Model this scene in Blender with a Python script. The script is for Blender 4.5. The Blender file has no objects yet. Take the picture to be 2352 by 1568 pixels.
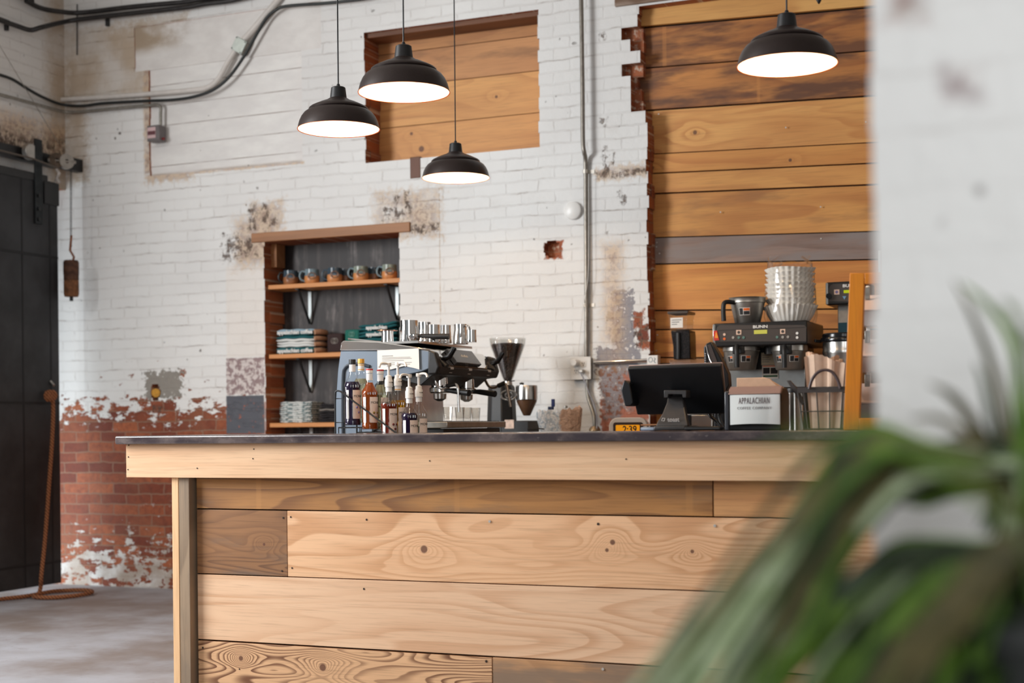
import bpy, bmesh, math, random
from mathutils import Vector, Matrix
import numpy as np

C = bpy.context.scene
R = math.radians
PI = math.pi
# ------------------------------------------------------------------ camera, world, light, exposure
FPX, YAW, RHO, EYE, VH = 3267.0, R(22.96), 0.0105, 1.0986, 976.0
SN, CS = math.sin(YAW), math.cos(YAW)
RIGHT0, FWD0, UP0 = Vector((CS, SN, 0)), Vector((-SN, CS, 0)), Vector((0, 0, 1))
cam_d = bpy.data.cameras.new('camera')
cam = bpy.data.objects.new('camera', cam_d)
C.collection.objects.link(cam)
_rt = RIGHT0 * math.cos(RHO) - UP0 * math.sin(RHO)
_up = RIGHT0 * math.sin(RHO) + UP0 * math.cos(RHO)
_m = Matrix((_rt, _up, -FWD0)).transposed().to_4x4()
_m.translation = Vector((0, 0, EYE))
cam.matrix_world = _m
cam_d.sensor_width = 36.0
cam_d.lens = 50.0 * FPX / 3266.667
cam_d.shift_y = (VH - 784.0) / 2352.0
cam_d.clip_start = 0.05
cam_d.dof.use_dof = True
cam_d.dof.focus_distance = 6.25
cam_d.dof.aperture_fstop = 1.9
C.camera = cam

world = bpy.data.worlds.new('world')
C.world = world
world.use_nodes = True
world.node_tree.nodes['Background'].inputs[0].default_value = (0.90, 0.96, 1.0, 1)
world.node_tree.nodes['Background'].inputs[1].default_value = 0.24


def area(name, loc, target, sx, sy, power, col):
    l = bpy.data.lights.new(name, 'AREA')
    l.shape = 'RECTANGLE'; l.size = sx; l.size_y = sy; l.energy = power; l.color = col
    o = bpy.data.objects.new(name, l); C.collection.objects.link(o)
    o.location = loc
    o.rotation_euler = (Vector(target) - Vector(loc)).to_track_quat('-Z', 'Y').to_euler()
    return o


area('window_daylight', (-6.95, 2.7, 2.9), (-2.0, 3.2, 1.3), 2.0, 2.4, 410, (0.97, 0.99, 1.0))
area('added_pillar_fill', (1.0, -1.7, 2.4), (-0.4, 6.0, 1.3), 3.2, 2.6, 100, (0.97, 0.99, 1.0))  # added fill behind the camera to brighten the pillar; no window there
area('doorway_daylight', (-7.54, 4.0, 1.5), (-6.95, 8.07, 1.3), 0.14, 2.6, 45, (0.86, 0.95, 1.0))
area('yard_daylight', (-7.9, 6.4, 0.5), (-6.9, 6.6, 0.0), 2.2, 0.5, 70, (0.86, 0.95, 1.0))
C.view_settings.view_transform = 'Standard'
C.view_settings.look = 'None'
C.view_settings.gamma = 1.0
C.view_settings.use_curve_mapping = False
C.view_settings.exposure = 0.0
C.cycles.use_denoising = True
C.cycles.max_bounces = 8
C.cycles.transparent_max_bounces = 24
C.cycles.transmission_bounces = 8
C.cycles.caustics_reflective = False
C.cycles.caustics_refractive = False
C.cycles.sample_clamp_indirect = 6.0


# ------------------------------------------------------------------ photo pixel -> point helpers (measuring only)
def ray(u, v):
    dx, dy = u - 1176.0, -(v - VH)
    X = dx * math.cos(RHO) + dy * math.sin(RHO)
    Y = -dx * math.sin(RHO) + dy * math.cos(RHO)
    return FWD0 * FPX + RIGHT0 * X + UP0 * Y


def P(u, v, y):
    r = ray(u, v); t = y / r.y
    return Vector((r.x * t, y, EYE + r.z * t))


def PX(u, v, x):
    r = ray(u, v); t = x / r.x
    return Vector((x, r.y * t, EYE + r.z * t))


def PZ(u, v, z):
    r = ray(u, v); t = (z - EYE) / r.z
    return Vector((r.x * t, r.y * t, z))


def PD(u, v, d):
    r = ray(u, v); t = d / FPX
    return Vector((r.x * t, r.y * t, EYE + r.z * t))


def S(u, y):                      # metres per photo pixel
    return y / ray(u, VH).y


# ------------------------------------------------------------------ node graph helper
class V:
    def __init__(s, g, sock): s.g, s.k = g, sock
    def _m(s, op, *a): return s.g.math(op, s, *a)
    def __add__(s, o): return s._m('ADD', o)
    __radd__ = __add__
    def __sub__(s, o): return s._m('SUBTRACT', o)
    def __rsub__(s, o): return s.g.math('SUBTRACT', o, s)
    def __mul__(s, o): return s._m('MULTIPLY', o)
    __rmul__ = __mul__
    def __truediv__(s, o): return s._m('DIVIDE', o)
    def __neg__(s): return s * -1.0
    def abs(s): return s._m('ABSOLUTE')
    def max(s, o): return s._m('MAXIMUM', o)
    def min(s, o): return s._m('MINIMUM', o)
    def pow(s, o): return s._m('POWER', o)
    def gt(s, o): return s._m('GREATER_THAN', o)
    def step(s, a, b): return s.g.step(s, a, b)


class G:
    def __init__(s, name):
        s.mat = bpy.data.materials.new(name)
        s.mat.use_nodes = True
        s.nt = s.mat.node_tree
        s.nt.nodes.clear()
        s.out = s.nt.nodes.new('ShaderNodeOutputMaterial')
    def node(s, t): return s.nt.nodes.new(t)
    def put(s, sock, v):
        if isinstance(v, V): s.nt.links.new(v.k, sock)
        elif v is not None:
            try: sock.default_value = v
            except Exception:
                sock.default_value = (v[0], v[1], v[2], 1) if hasattr(v, '__len__') else (v, v, v)
    def math(s, op, *a):
        n = s.node('ShaderNodeMath'); n.operation = op
        for i, v in enumerate(a): s.put(n.inputs[i], v)
        return V(s, n.outputs[0])
    def step(s, x, a, b):
        n = s.node('ShaderNodeMapRange'); n.interpolation_type = 'SMOOTHSTEP'
        s.put(n.inputs[0], x); s.put(n.inputs[1], a); s.put(n.inputs[2], b)
        return V(s, n.outputs[0])
    def coord(s, which='Object'):
        n = s.node('ShaderNodeTexCoord')
        return V(s, n.outputs[which])
    def xyz(s, v):
        n = s.node('ShaderNodeSeparateXYZ'); s.put(n.inputs[0], v)
        return [V(s, o) for o in n.outputs]
    def vec(s, x, y, z=0.0):
        n = s.node('ShaderNodeCombineXYZ')
        for i, v in enumerate((x, y, z)): s.put(n.inputs[i], v)
        return V(s, n.outputs[0])
    def noise(s, v, scale=5.0, detail=3.0, rough=0.55, dist=0.0, col=False):
        n = s.node('ShaderNodeTexNoise')
        s.put(n.inputs['Vector'], v); n.inputs['Scale'].default_value = scale
        n.inputs['Detail'].default_value = detail; n.inputs['Roughness'].default_value = rough
        n.inputs['Distortion'].default_value = dist
        return V(s, n.outputs[1 if col else 0])
    def voro(s, v, scale, feature='F1'):
        n = s.node('ShaderNodeTexVoronoi'); n.feature = feature
        s.put(n.inputs['Vector'], v); n.inputs['Scale'].default_value = scale
        return V(s, n.outputs['Distance'])
    def brick(s, v, w, h, mortar, smooth=0.1, c1=(0, 0, 0), c2=(1, 1, 1)):
        n = s.node('ShaderNodeTexBrick')
        s.put(n.inputs['Vector'], v)
        s.put(n.inputs['Color1'], c1); s.put(n.inputs['Color2'], c2); s.put(n.inputs['Mortar'], (.5, .5, .5))
        n.inputs['Scale'].default_value = 1.0
        n.inputs['Mortar Size'].default_value = mortar; n.inputs['Mortar Smooth'].default_value = smooth
        n.inputs['Brick Width'].default_value = w; n.inputs['Row Height'].default_value = h
        return V(s, n.outputs[0]), V(s, n.outputs[1])
    def mix(s, f, a, b, mode='MIX'):
        n = s.node('ShaderNodeMix'); n.data_type = 'RGBA'; n.blend_type = mode
        s.put(n.inputs[0], f); s.put(n.inputs[6], a); s.put(n.inputs[7], b)
        return V(s, n.outputs[2])
    def normal(s):
        n = s.node('ShaderNodeNewGeometry'); return V(s, n.outputs['True Normal'])
    def bump(s, h, strength=0.5, dist=0.01):
        n = s.node('ShaderNodeBump'); n.inputs['Strength'].default_value = strength
        n.inputs['Distance'].default_value = dist; s.put(n.inputs['Height'], h)
        return V(s, n.outputs[0])
    def pbr(s, col, rough=0.5, metal=0.0, normal=None, **kw):
        n = s.node('ShaderNodeBsdfPrincipled')
        s.put(n.inputs['Base Color'], col); s.put(n.inputs['Roughness'], rough); s.put(n.inputs['Metallic'], metal)
        if normal is not None: s.put(n.inputs['Normal'], normal)
        for k, v in kw.items(): s.put(n.inputs[k.replace('_', ' ')], v)
        return V(s, n.outputs[0])
    def finish(s, sh):
        s.nt.links.new(sh.k, s.out.inputs[0]); return s.mat


def lin(r, g, b):                 # sRGB 0-255 -> linear
    f = lambda c: (c / 255 / 12.92) if c / 255 <= .04045 else ((c / 255 + .055) / 1.055) ** 2.4
    return (f(r), f(g), f(b))


def plain(name, col, rough=0.5, metal=0.0, var=0.0, bump=0.0, scale=40.0, **kw):
    g = G(name)
    c = col; nm = None
    if var or bump:
        nz = g.noise(g.coord(), scale, 4, .6)
        if var: c = g.mix(nz.step(.3, .7), tuple(x * (1 - var) for x in col), tuple(min(1, x * (1 + var)) for x in col))
        if bump: nm = g.bump(nz, bump, .004)
    return g.finish(g.pbr(c, rough, metal, nm, **kw))


def emis(name, col, st):
    g = G(name); n = g.node('ShaderNodeEmission'); g.put(n.inputs[0], col); n.inputs[1].default_value = st
    return g.finish(V(g, n.outputs[0]))


def glass(name, tint=(1, 1, 1), refl=0.8, rough=0.02, base=0.04):
    g = G(name)
    t = g.node('ShaderNodeBsdfTransparent'); g.put(t.inputs[0], tint)
    gl = g.node('ShaderNodeBsdfGlossy'); gl.inputs['Roughness'].default_value = rough
    lw = g.node('ShaderNodeLayerWeight'); lw.inputs[0].default_value = .35
    f = V(g, lw.outputs[1]).pow(2.0) * refl + base
    m = g.node('ShaderNodeMixShader'); g.put(m.inputs[0], f)
    g.nt.links.new(t.outputs[0], m.inputs[1]); g.nt.links.new(gl.outputs[0], m.inputs[2])
    return g.finish(V(g, m.outputs[0]))


# ------------------------------------------------------------------ mesh helper
class MB:
    def __init__(s):
        s.bm = bmesh.new(); s.mi = 0
    def _new(s, vs, faces):
        b = [s.bm.verts.new(v) for v in vs]
        for f in faces:
            try:
                q = s.bm.faces.new([b[i] for i in f]); q.material_index = s.mi
            except ValueError: pass
        return b
    def box(s, a, b, M=None):
        (x0, y0, z0), (x1, y1, z1) = a, b
        vs = [Vector(p) for p in ((x0, y0, z0), (x1, y0, z0), (x1, y1, z0), (x0, y1, z0), (x0, y0, z1), (x1, y0, z1), (x1, y1, z1), (x0, y1, z1))]
        if M is not None: vs = [M @ v for v in vs]
        s._new(vs, ((3, 2, 1, 0), (4, 5, 6, 7), (0, 1, 5, 4), (1, 2, 6, 5), (2, 3, 7, 6), (3, 0, 4, 7)))
        return s
    def cbox(s, c, d, M=None):
        return s.box([c[i] - d[i] / 2 for i in range(3)], [c[i] + d[i] / 2 for i in range(3)], M)
    def hexa(s, p):                # 8 points: bottom ring then top ring
        s._new([Vector(q) for q in p], ((3, 2, 1, 0), (4, 5, 6, 7), (0, 1, 5, 4), (1, 2, 6, 5), (2, 3, 7, 6), (3, 0, 4, 7)))
        return s
    def lathe(s, prof, seg=32, c=(0, 0, 0), M=None, closed=False, sx=1.0):
        c = Vector(c); rings = []
        for r, z in prof:
            if r < 1e-6: rings.append([Vector((0, 0, z))])
            else: rings.append([Vector((r * sx * math.cos(2 * PI * i / seg), r * math.sin(2 * PI * i / seg), z)) for i in range(seg)])
        vs, idx = [], []
        for rg in rings:
            idx.append(list(range(len(vs), len(vs) + len(rg)))); vs += rg
        vs = [(M @ v if M is not None else v) + c for v in vs]
        fs = []
        pairs = list(zip(idx, idx[1:])) + ([(idx[-1], idx[0])] if closed else [])
        for a, b in pairs:
            for i in range(seg):
                j = (i + 1) % seg
                if len(a) == 1 and len(b) == 1: continue
                if len(a) == 1: fs.append((a[0], b[j], b[i]))
                elif len(b) == 1: fs.append((a[i], a[j], b[0]))
                else: fs.append((a[i], a[j], b[j], b[i]))
        s._new(vs, fs); return s
    def cyl(s, p0, p1, r0, r1=None, seg=20, cap=True):
        p0, p1 = Vector(p0), Vector(p1); r1 = r0 if r1 is None else r1
        q = (p1 - p0).to_track_quat('Z', 'Y').to_matrix(); L = (p1 - p0).length
        prof = [(r0, 0), (r1, L)]
        if cap: prof = [(0, 0)] + prof + [(0, L)]
        return s.lathe(prof, seg, p0, q)
    def tube(s, pts, r, seg=10, closed=False, flat=1.0):
        pts = [Vector(p) for p in pts]; n = len(pts); rings = []
        up = None
        for i, p in enumerate(pts):
            a = pts[(i - 1) % n] if (closed or i > 0) else p
            b = pts[(i + 1) % n] if (closed or i < n - 1) else p
            t = (b - a).normalized()
            if up is None:
                up = Vector((0, 0, 1)) if abs(t.z) < .9 else Vector((1, 0, 0))
            sd = t.cross(up)
            if sd.length < 1e-5: sd = t.cross(Vector((0, 1, 0)))
            sd.normalize(); u2 = sd.cross(t).normalized(); up = u2
            rr = r[i] if hasattr(r, '__len__') else r
            rings.append([p + sd * rr * math.cos(2 * PI * k / seg) + u2 * rr * flat * math.sin(2 * PI * k / seg) for k in range(seg)])
        vs = [v for rg in rings for v in rg]; fs = []
        for i in range(n if closed else n - 1):
            a, b = i * seg, ((i + 1) % n) * seg
            for k in range(seg):
                l = (k + 1) % seg; fs.append((a + k, a + l, b + l, b + k))
        if not closed:
            fs.append(tuple(reversed(range(seg)))); fs.append(tuple(range((n - 1) * seg, n * seg)))
        s._new(vs, fs); return s
    def prism(s, poly, a, b, axis='y', M=None):
        def mk(p, t):
            v = {'y': Vector((p[0], t, p[1])), 'x': Vector((t, p[0], p[1])), 'z': Vector((p[0], p[1], t))}[axis]
            return M @ v if M is not None else v
        n = len(poly)
        vs = [mk(p, a) for p in poly] + [mk(p, b) for p in poly]
        fs = [tuple(range(n)), tuple(reversed(range(n, 2 * n)))] + [(i, i + n, (i + 1) % n + n, (i + 1) % n) for i in range(n)]
        s._new(vs, fs); return s
    def text(s, txt, size, M, depth=0.0006, sx=1.0, align='CENTER', bold=0.0, sp=1.0):
        cu = bpy.data.curves.new('t', 'FONT'); cu.body = txt; cu.size = size
        cu.align_x = align; cu.align_y = 'CENTER'; cu.extrude = depth; cu.resolution_u = 3; cu.offset = bold; cu.space_character = sp
        o = bpy.data.objects.new('t', cu); C.collection.objects.link(o)
        dg = bpy.context.evaluated_depsgraph_get(); dg.update()
        me = bpy.data.meshes.new_from_object(o.evaluated_get(dg))
        k = len(s.bm.faces)
        me.transform(M @ Matrix.Diagonal((sx, 1, 1, 1)))
        s.bm.from_mesh(me)
        s.bm.faces.ensure_lookup_table()
        for f in s.bm.faces[k:]: f.material_index = s.mi
        bpy.data.meshes.remove(me); bpy.data.objects.remove(o); bpy.data.curves.remove(cu)
        return s
    def build(s, name, mats, parent=None, smooth=40, bevel=0.0, seg=2, subd=0, fix=True):
        if fix: bmesh.ops.recalc_face_normals(s.bm, faces=s.bm.faces)
        me = bpy.data.meshes.new(name); s.bm.to_mesh(me); s.bm.free()
        for m in (mats if isinstance(mats, (list, tuple)) else [mats]): me.materials.append(m)
        if smooth:
            me.shade_smooth(); me.set_sharp_from_angle(angle=R(smooth))
        o = bpy.data.objects.new(name, me); C.collection.objects.link(o)
        if parent is not None: o.parent = parent
        if bevel:
            md = o.modifiers.new('bevel', 'BEVEL'); md.width = bevel; md.segments = seg; md.limit_method = 'ANGLE'; md.angle_limit = R(35)
        if subd:
            md = o.modifiers.new('subd', 'SUBSURF'); md.levels = md.render_levels = subd
        return o


def fmat(normal_to='-y'):          # text frame: letters upright, facing the given way
    if normal_to == '-y': return Matrix(((1, 0, 0, 0), (0, 0, -1, 0), (0, 1, 0, 0), (0, 0, 0, 1)))
    if normal_to == '+x': return Matrix(((0, 0, 1, 0), (1, 0, 0, 0), (0, 1, 0, 0), (0, 0, 0, 1)))
    return Matrix.Identity(4)


def TM(x, y, z): return Matrix.Translation((x, y, z))


def tag(o, label=None, cat=None, group=None, kind=None):
    if label: o['label'] = label
    if cat: o['category'] = cat
    if group: o['group'] = group
    if kind: o['kind'] = kind
    return o


def thing(name, label, cat, loc=(0, 0, 0), rz=0.0, group=None):
    o = bpy.data.objects.new(name, None); C.collection.objects.link(o)
    o.empty_display_size = .05
    o.location = loc; o.rotation_euler = (0, 0, rz)
    return tag(o, label, cat, group)


def dup(root, loc=None, rz=None, label=None, group=None, scale=None):
    r = root.copy(); C.collection.objects.link(r)
    if loc is not None: r.location = loc
    if rz is not None: r.rotation_euler = (0, 0, rz)
    if scale is not None: r.scale = (scale,) * 3 if not hasattr(scale, '__len__') else scale
    if label: r['label'] = label
    if group: r['group'] = group
    for ch in list(root.children):
        c = ch.copy(); C.collection.objects.link(c); c.parent = r
        for g in list(ch.children):
            d = g.copy(); C.collection.objects.link(d); d.parent = c
    return r


def arc(p0, p1, p2, n=10):         # quadratic curve points
    p0, p1, p2 = Vector(p0), Vector(p1), Vector(p2)
    return [(1 - t) ** 2 * p0 + 2 * t * (1 - t) * p1 + t * t * p2 for t in [i / n for i in range(n + 1)]]


def smooth_path(pts, n=6):         # Catmull-Rom
    pts = [Vector(p) for p in pts]; out = []
    q = [pts[0] * 2 - pts[1]] + pts + [pts[-1] * 2 - pts[-2]]
    for i in range(1, len(q) - 2):
        a, b, c, d = q[i - 1:i + 3]
        for k in range(n):
            t = k / n
            out.append(.5 * ((2 * b) + (c - a) * t + (2 * a - 5 * b + 4 * c - d) * t * t + (3 * b - a - 3 * c + d) * t ** 3))
    out.append(pts[-1]); return out


def rrect(x0, z0, x1, z1, r, n=5):
    out = []
    for cx, cz, a in ((x1 - r, z1 - r, 0), (x0 + r, z1 - r, 90), (x0 + r, z0 + r, 180), (x1 - r, z0 + r, 270)):
        for k in range(n + 1):
            t = R(a + 90 * k / n); out.append((cx + r * math.cos(t), cz + r * math.sin(t)))
    return out

# ================================================================== the setting
YW = 8.07                          # face of the back wall
XL = -6.84                         # face of the left wall
ROW, BW = 0.072, 0.215


def brick_paint(name, ax, patches, fade=None, seed=0.0, grime=0.35, joint=1.0):
    g = G(name)
    x, y, z = g.xyz(g.coord())
    h = x if ax == 'x' else y
    p = g.vec(h + seed, 0.0, z)
    wob = g.noise(p, 9, 2, .5)
    wob2 = g.noise(p, 1.7, 2, .5)
    wob3 = g.noise(p, 34, 3, .6)
    hb = h + (wob - .5) * .030 + (wob3 - .5) * .012
    zb = z + (wob - .5) * .020 + (wob2 - .5) * .03 + (wob3 - .5) * .010
    bcol, mort = g.brick(g.vec(hb, zb, 0.0), BW, ROW, .0055, .35)
    n1 = g.noise(p, 3.0, 5, .6); n2 = g.noise(p, 26, 4, .65); n3 = g.noise(p, 90, 2, .6); n4 = g.noise(p, .9, 3, .5)
    # paint
    pc = g.mix(n4.step(.35, .65), lin(229, 228, 226), lin(240, 240, 238))
    pc = g.mix(n1.step(.62, .85) * .30, pc, lin(196, 186, 176))
    fz = g.math('FRACT', (zb + (n1 - .5) * .014) / ROW)
    dl = (0.5 - (fz - .5).abs()) * ROW + (n2 - .5) * .007
    nl_ = g.noise(g.vec(h * 1.1 + seed, 0.0, z * 4.0), 2.6, 4, .65)
    hline = (1.0 - dl.step(.0008, .0042)) * nl_.step(.51, .68)
    soft = (1.0 - dl.step(.0, .011))
    vline = mort * (1.0 - soft) * g.noise(p, 8.0, 3, .6).step(.42, .64)
    pc = g.mix(bcol * .10 * joint, pc, lin(206, 200, 194))
    pc = g.mix(soft * nl_.step(.30, .60) * .16 * joint, pc, lin(160, 148, 138))
    pc = g.mix(hline * .62 * joint, pc, lin(128, 110, 96))
    pc = g.mix(vline * .24 * joint, pc, lin(150, 134, 122))
    pits = g.voro(g.vec(h + wob * .12, 0.0, z), 5.5)
    pits = (1.0 - pits.step(.03, .075)) * g.noise(p, 2.1, 2, .5).step(.44, .54)
    pit2 = (1.0 - g.voro(g.vec(h + 3.1, 0.0, z + wob * .06), 13).step(.05, .12)) * g.noise(p, 3.3, 2, .5).step(.52, .60)
    pits = pits.max(pit2 * .8)
    pc = g.mix(pits * .85, pc, lin(70, 56, 46))
    scuff = g.noise(g.vec(h * 1.0, 0.0, z * 1.6), 14, 5, .7).step(.66, .74) * n4.step(.40, .62)
    pc = g.mix(scuff * grime, pc, lin(128, 116, 108))
    # raw brick
    rn = g.mix(bcol, lin(118, 50, 28), lin(176, 96, 56))
    rn = g.mix(n2.step(.35, .75) * .7, rn, lin(98, 44, 30))
    rn = g.mix(n1.step(.45, .75) * .5, rn, lin(150, 98, 70))
    rn = g.mix(mort * .75, rn, lin(140, 112, 92))
    rn = g.mix(n3.step(.55, .8) * .35, rn, lin(70, 46, 38))
    edge = (n2 - .5) * .22 + (n1 - .5) * .12
    edge_s = (n2 - .5) * .08
    masks = {}
    for kind, x0, z0, x1, z1, amp, soft in patches:
        e = edge if amp else edge_s
        d = g.math('MAXIMUM', (h - (x0 + x1) / 2).abs() - abs(x1 - x0) / 2, (z - (z0 + z1) / 2).abs() - abs(z1 - z0) / 2)
        d = d + (e * amp if amp else e * .12)
        m = 1.0 - d.step(-soft, soft)
        masks[kind] = m if kind not in masks else masks[kind].max(m)
    ex = None
    if fade is not None:           # bare brick showing low on the wall, chips thinning upwards
        ztop, zmid, zlow, xmax = fade
        bn = g.noise(g.vec(hb * .8, 0.0, zb * 1.5), 11, 5, .68)
        thr = g.step(z, ztop - .12, ztop + .40) * .30 + .36
        thr = thr + (1.0 - g.step(z, zlow - .12, zmid)) * .17
        ex = (bn - thr).step(-.015, .02)
        solid = g.step(z, zmid - .05, zmid + .12) * (1.0 - g.step(z + (n2 - .5) * .2, ztop - .03, ztop + .02)) * bn.step(.22, .27)
        ex = ex.max(solid) * (1.0 - g.step(h, xmax, xmax + .12)) * (1.0 - g.step(z, ztop + .45, ztop + .50))
    if fade is not None:
        pc = g.mix((1.0 - g.step(z, .05, .75)) * n1.step(.30, .62) * .85, pc, lin(158, 138, 120))
    col = pc
    if 'beige' in masks:
        col = g.mix(masks['beige'] * (n1.step(.3, .6) * .5 + .35), col, lin(184, 162, 136))
        col = g.mix(masks['beige'] * (hline.max(soft * .5)) * .8, col, lin(112, 84, 60))
    if 'clean' in masks: col = g.mix(masks['clean'] * .5, col, lin(236, 226, 216))
    if 'brick' in masks:
        ex = masks['brick'] if ex is None else ex.max(masks['brick'])
    if ex is not None: col = g.mix(ex, col, rn)
    if 'mauve' in masks:
        mv = g.mix(n2.step(.45, .55), lin(150, 128, 128), lin(214, 204, 200))
        col = g.mix(masks['mauve'], col, mv)
    if 'grey' in masks:
        gy = g.mix(n2.step(.60, .66), lin(88, 90, 98), lin(168, 92, 66))
        col = g.mix(masks['grey'], col, gy)
    if 'slate' in masks:
        gy = g.mix(n2.step(.58, .62), lin(146, 144, 150), lin(224, 216, 210))
        col = g.mix(masks['slate'], col, gy)
    if 'peel' in masks:            # broken mix of brick, slate paint, plaster
        pl = g.mix(n2.step(.44, .50), lin(128, 84, 66), lin(140, 132, 134))
        pl = g.mix(n1.step(.50, .56), pl, lin(176, 110, 88))
        pl = g.mix(n2.step(.60, .66), pl, lin(205, 188, 176))
        col = g.mix(masks['peel'], col, pl)
    if 'rust' in masks:
        rs = g.mix(n2.step(.45, .6), lin(206, 176, 142), lin(150, 106, 70))
        col = g.mix(masks['rust'] * n1.step(.25, .55) * .75, col, rs)
    if 'black' in masks:
        col = g.mix(masks['black'] * g.noise(g.vec(h * 1.5, 0.0, z), 17, 6, .72).step(.44, .56) * .9, col, g.mix(n3.step(.4, .6), lin(50, 38, 32), lin(110, 86, 70)))
    if 'plaster' in masks: col = g.mix(masks['plaster'], col, g.mix(n2, lin(136, 132, 126), lin(160, 152, 142)))
    if 'hole' in masks: col = g.mix(masks['hole'], col, lin(38, 28, 22))
    # broken jamb faces show the brick itself
    nx, ny, nz = g.xyz(g.normal())
    side = (nx if ax == 'x' else ny).abs().max(nz.abs()).gt(.5)
    if ax == 'x' and fade is not None: side = side.max(y.gt(YW + .03))
    jb = g.mix(g.noise(p, 30, 3, .6).step(.54, .64), g.mix(n2.step(.3, .7) * .7, rn, lin(178, 108, 66)), lin(196, 172, 152))
    col = g.mix(side, col, jb)
    hgt = n2 * .5 + n3 * .16 - soft * (.6 * joint) - mort * (.26 * joint) + n1 * .8
    if ex is not None: hgt = hgt - ex * .5
    return g.finish(g.pbr(col, .72, 0, g.bump(hgt, .55, .012)))


def wx(u, v=560): return P(u, v, YW).x
def wz(v, u=1176): return P(u, v, YW).z


def pr(kind, u0, v0, u1, v1, amp=1.0, soft=.012):
    um, vm = (u0 + u1) / 2, (v0 + v1) / 2
    return (kind, P(u0, vm, YW).x, P(um, v1, YW).z, P(u1, vm, YW).x, P(um, v0, YW).z, amp, soft)


OPX = (wx(338, 300), wx(698, 300), wz(388, 515))
patches = [
    pr('beige', 140, 55, 345, 236, 1.2, .10), pr('beige', 305, 36, 430, 100, 1.2, .05),
    pr('beige', 150, 235, 200, 420, 1.0, .06),
    pr('mauve', 520, 822, 607, 906, .12, .004), pr('grey', 520, 908, 607, 995, .05, .004),
    pr('rust', 540, 500, 640, 610, 1.0, .05), pr('rust', 860, 440, 1010, 545, 1.0, .05), pr('rust', 575, 465, 650, 530, 1.0, .04),
    pr('black', 516, 545, 590, 590, 1.1, .02), pr('black', 572, 470, 590, 530, .5, .012), pr('black', 600, 462, 616, 515, .5, .012), pr('black', 608, 500, 640, 522, .5, .012),
    pr('black', 905, 450, 920, 500, .5, .012), pr('black', 930, 438, 942, 500, .5, .012), pr('black', 940, 515, 1005, 535, .6, .012), pr('black', 880, 480, 945, 500, .7, .012),
    pr('plaster', 330, 850, 418, 915, 1.15, .006), pr('brick', 340, 918, 392, 950, .9, .006), pr('brick', 410, 848, 424, 866, .5, .006), pr('black', 352, 930, 378, 956, .6, .01),
    ('rust', OPX[0], OPX[2] - .014, OPX[1], OPX[2] + .002, .12, .008), pr('rust', 335, 392, 440, 416, .8, .03), pr('rust', 330, 90, 345, 400, .2, .012),
    pr('beige', 1010, 432, 1012, 880, .1, .004),
    pr('slate', 1410, 668, 1455, 850, .75, .008), pr('slate', 1370, 800, 1470, 845, .6, .008),
    pr('rust', 1366, 380, 1486, 410, .6, .02), pr('black', 1368, 390, 1485, 406, .22, .008), pr('black', 1385, 355, 1410, 400, .5, .012),
    pr('brick', 1452, 715, 1478, 755, .5, .008), pr('brick', 1466, 745, 1490, 800, .5, .01), pr('black', 1462, 740, 1488, 790, .6, .015),
    pr('peel', 1378, 846, 1490, 995, .5, .01), pr('rust', 1385, 560, 1430, 840, .6, .06),
    pr('mauve', 1372, 808, 1420, 848, .5, .01),
    pr('black', 1376, 72, 1390, 90, .4, .012), pr('black', 1378, 268, 1396, 290, .4, .012), pr('black', 1384, 335, 1394, 348, .3, .01),
    pr('black', 1420, 440, 1436, 470, .4, .01), pr('black', 1388, 532, 1396, 545, .2, .006), pr('slate', 1396, 715, 1412, 735, .4, .008),
    pr('brick', 1250, 555, 1292, 595, .25, .006),
    pr('clean', 520, 610, 606, 820, .05, .01),
]
M_WALL = brick_paint('painted_brick', 'x', patches, fade=(1.11, .52, .20, -5.25), grime=.30)
lw_p = [('rust', 6.9, 2.95, 8.2, 3.25, .8, .08), ('black', 6.9, 2.98, 8.0, 3.12, .9, .04), ('beige', 7.9, 2.0, 8.2, 4.2, .8, .10), ('black', 7.9, 2.95, 8.07, 3.15, .8, .05)]
M_LWALL = brick_paint('painted_brick_side', 'y', lw_p, seed=3.3, grime=.45)

# openings in the back wall: x0, x1, z0, z1
OW = (wx(838, 200), wx(1237, 200), wz(356, 1040), wz(48, 1040))       # small boarded window
ON = (wx(608, 750), wx(918, 700), .94, wz(545, 760))                   # shelf niche
OB = (-2.530, 1.10, 0.0, 3.575)                                        # large boarded doorway
hc = P(1268, 572, YW); yc = P(357, 900, YW)
OHOLES = []
for c_, hw_, hh_ in ((hc, .050, .052), (yc, .042, .054)):
    for f0, f1, fw in ((-1, -.72, .55), (-.72, -.35, .88), (-.35, .35, 1.0), (.35, .72, .88), (.72, 1, .55)):
        OHOLES.append((c_.x - hw_ * fw, c_.x + hw_ * fw, c_.z + hh_ * f0, c_.z + hh_ * f1))
OP = (wx(343, 300), wx(694, 300), wz(388, 515), wz(140, 515))          # white boarded panel
OP2 = (wx(309, 90), wx(737, 60), OP[3] + .004, OP[3] + .31)
rnd = random.Random(4)
ops = [OW, ON, OB] + OHOLES + [OP, OP2]
zs = sorted({round(k * ROW, 4) for k in range(65)} | {round(o[k], 4) for o in ops for k in (2, 3)})
zs = [z for i, z in enumerate(zs) if i == 0 or z - zs[i - 1] > .004]
mb = MB()
notch = {}
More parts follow.
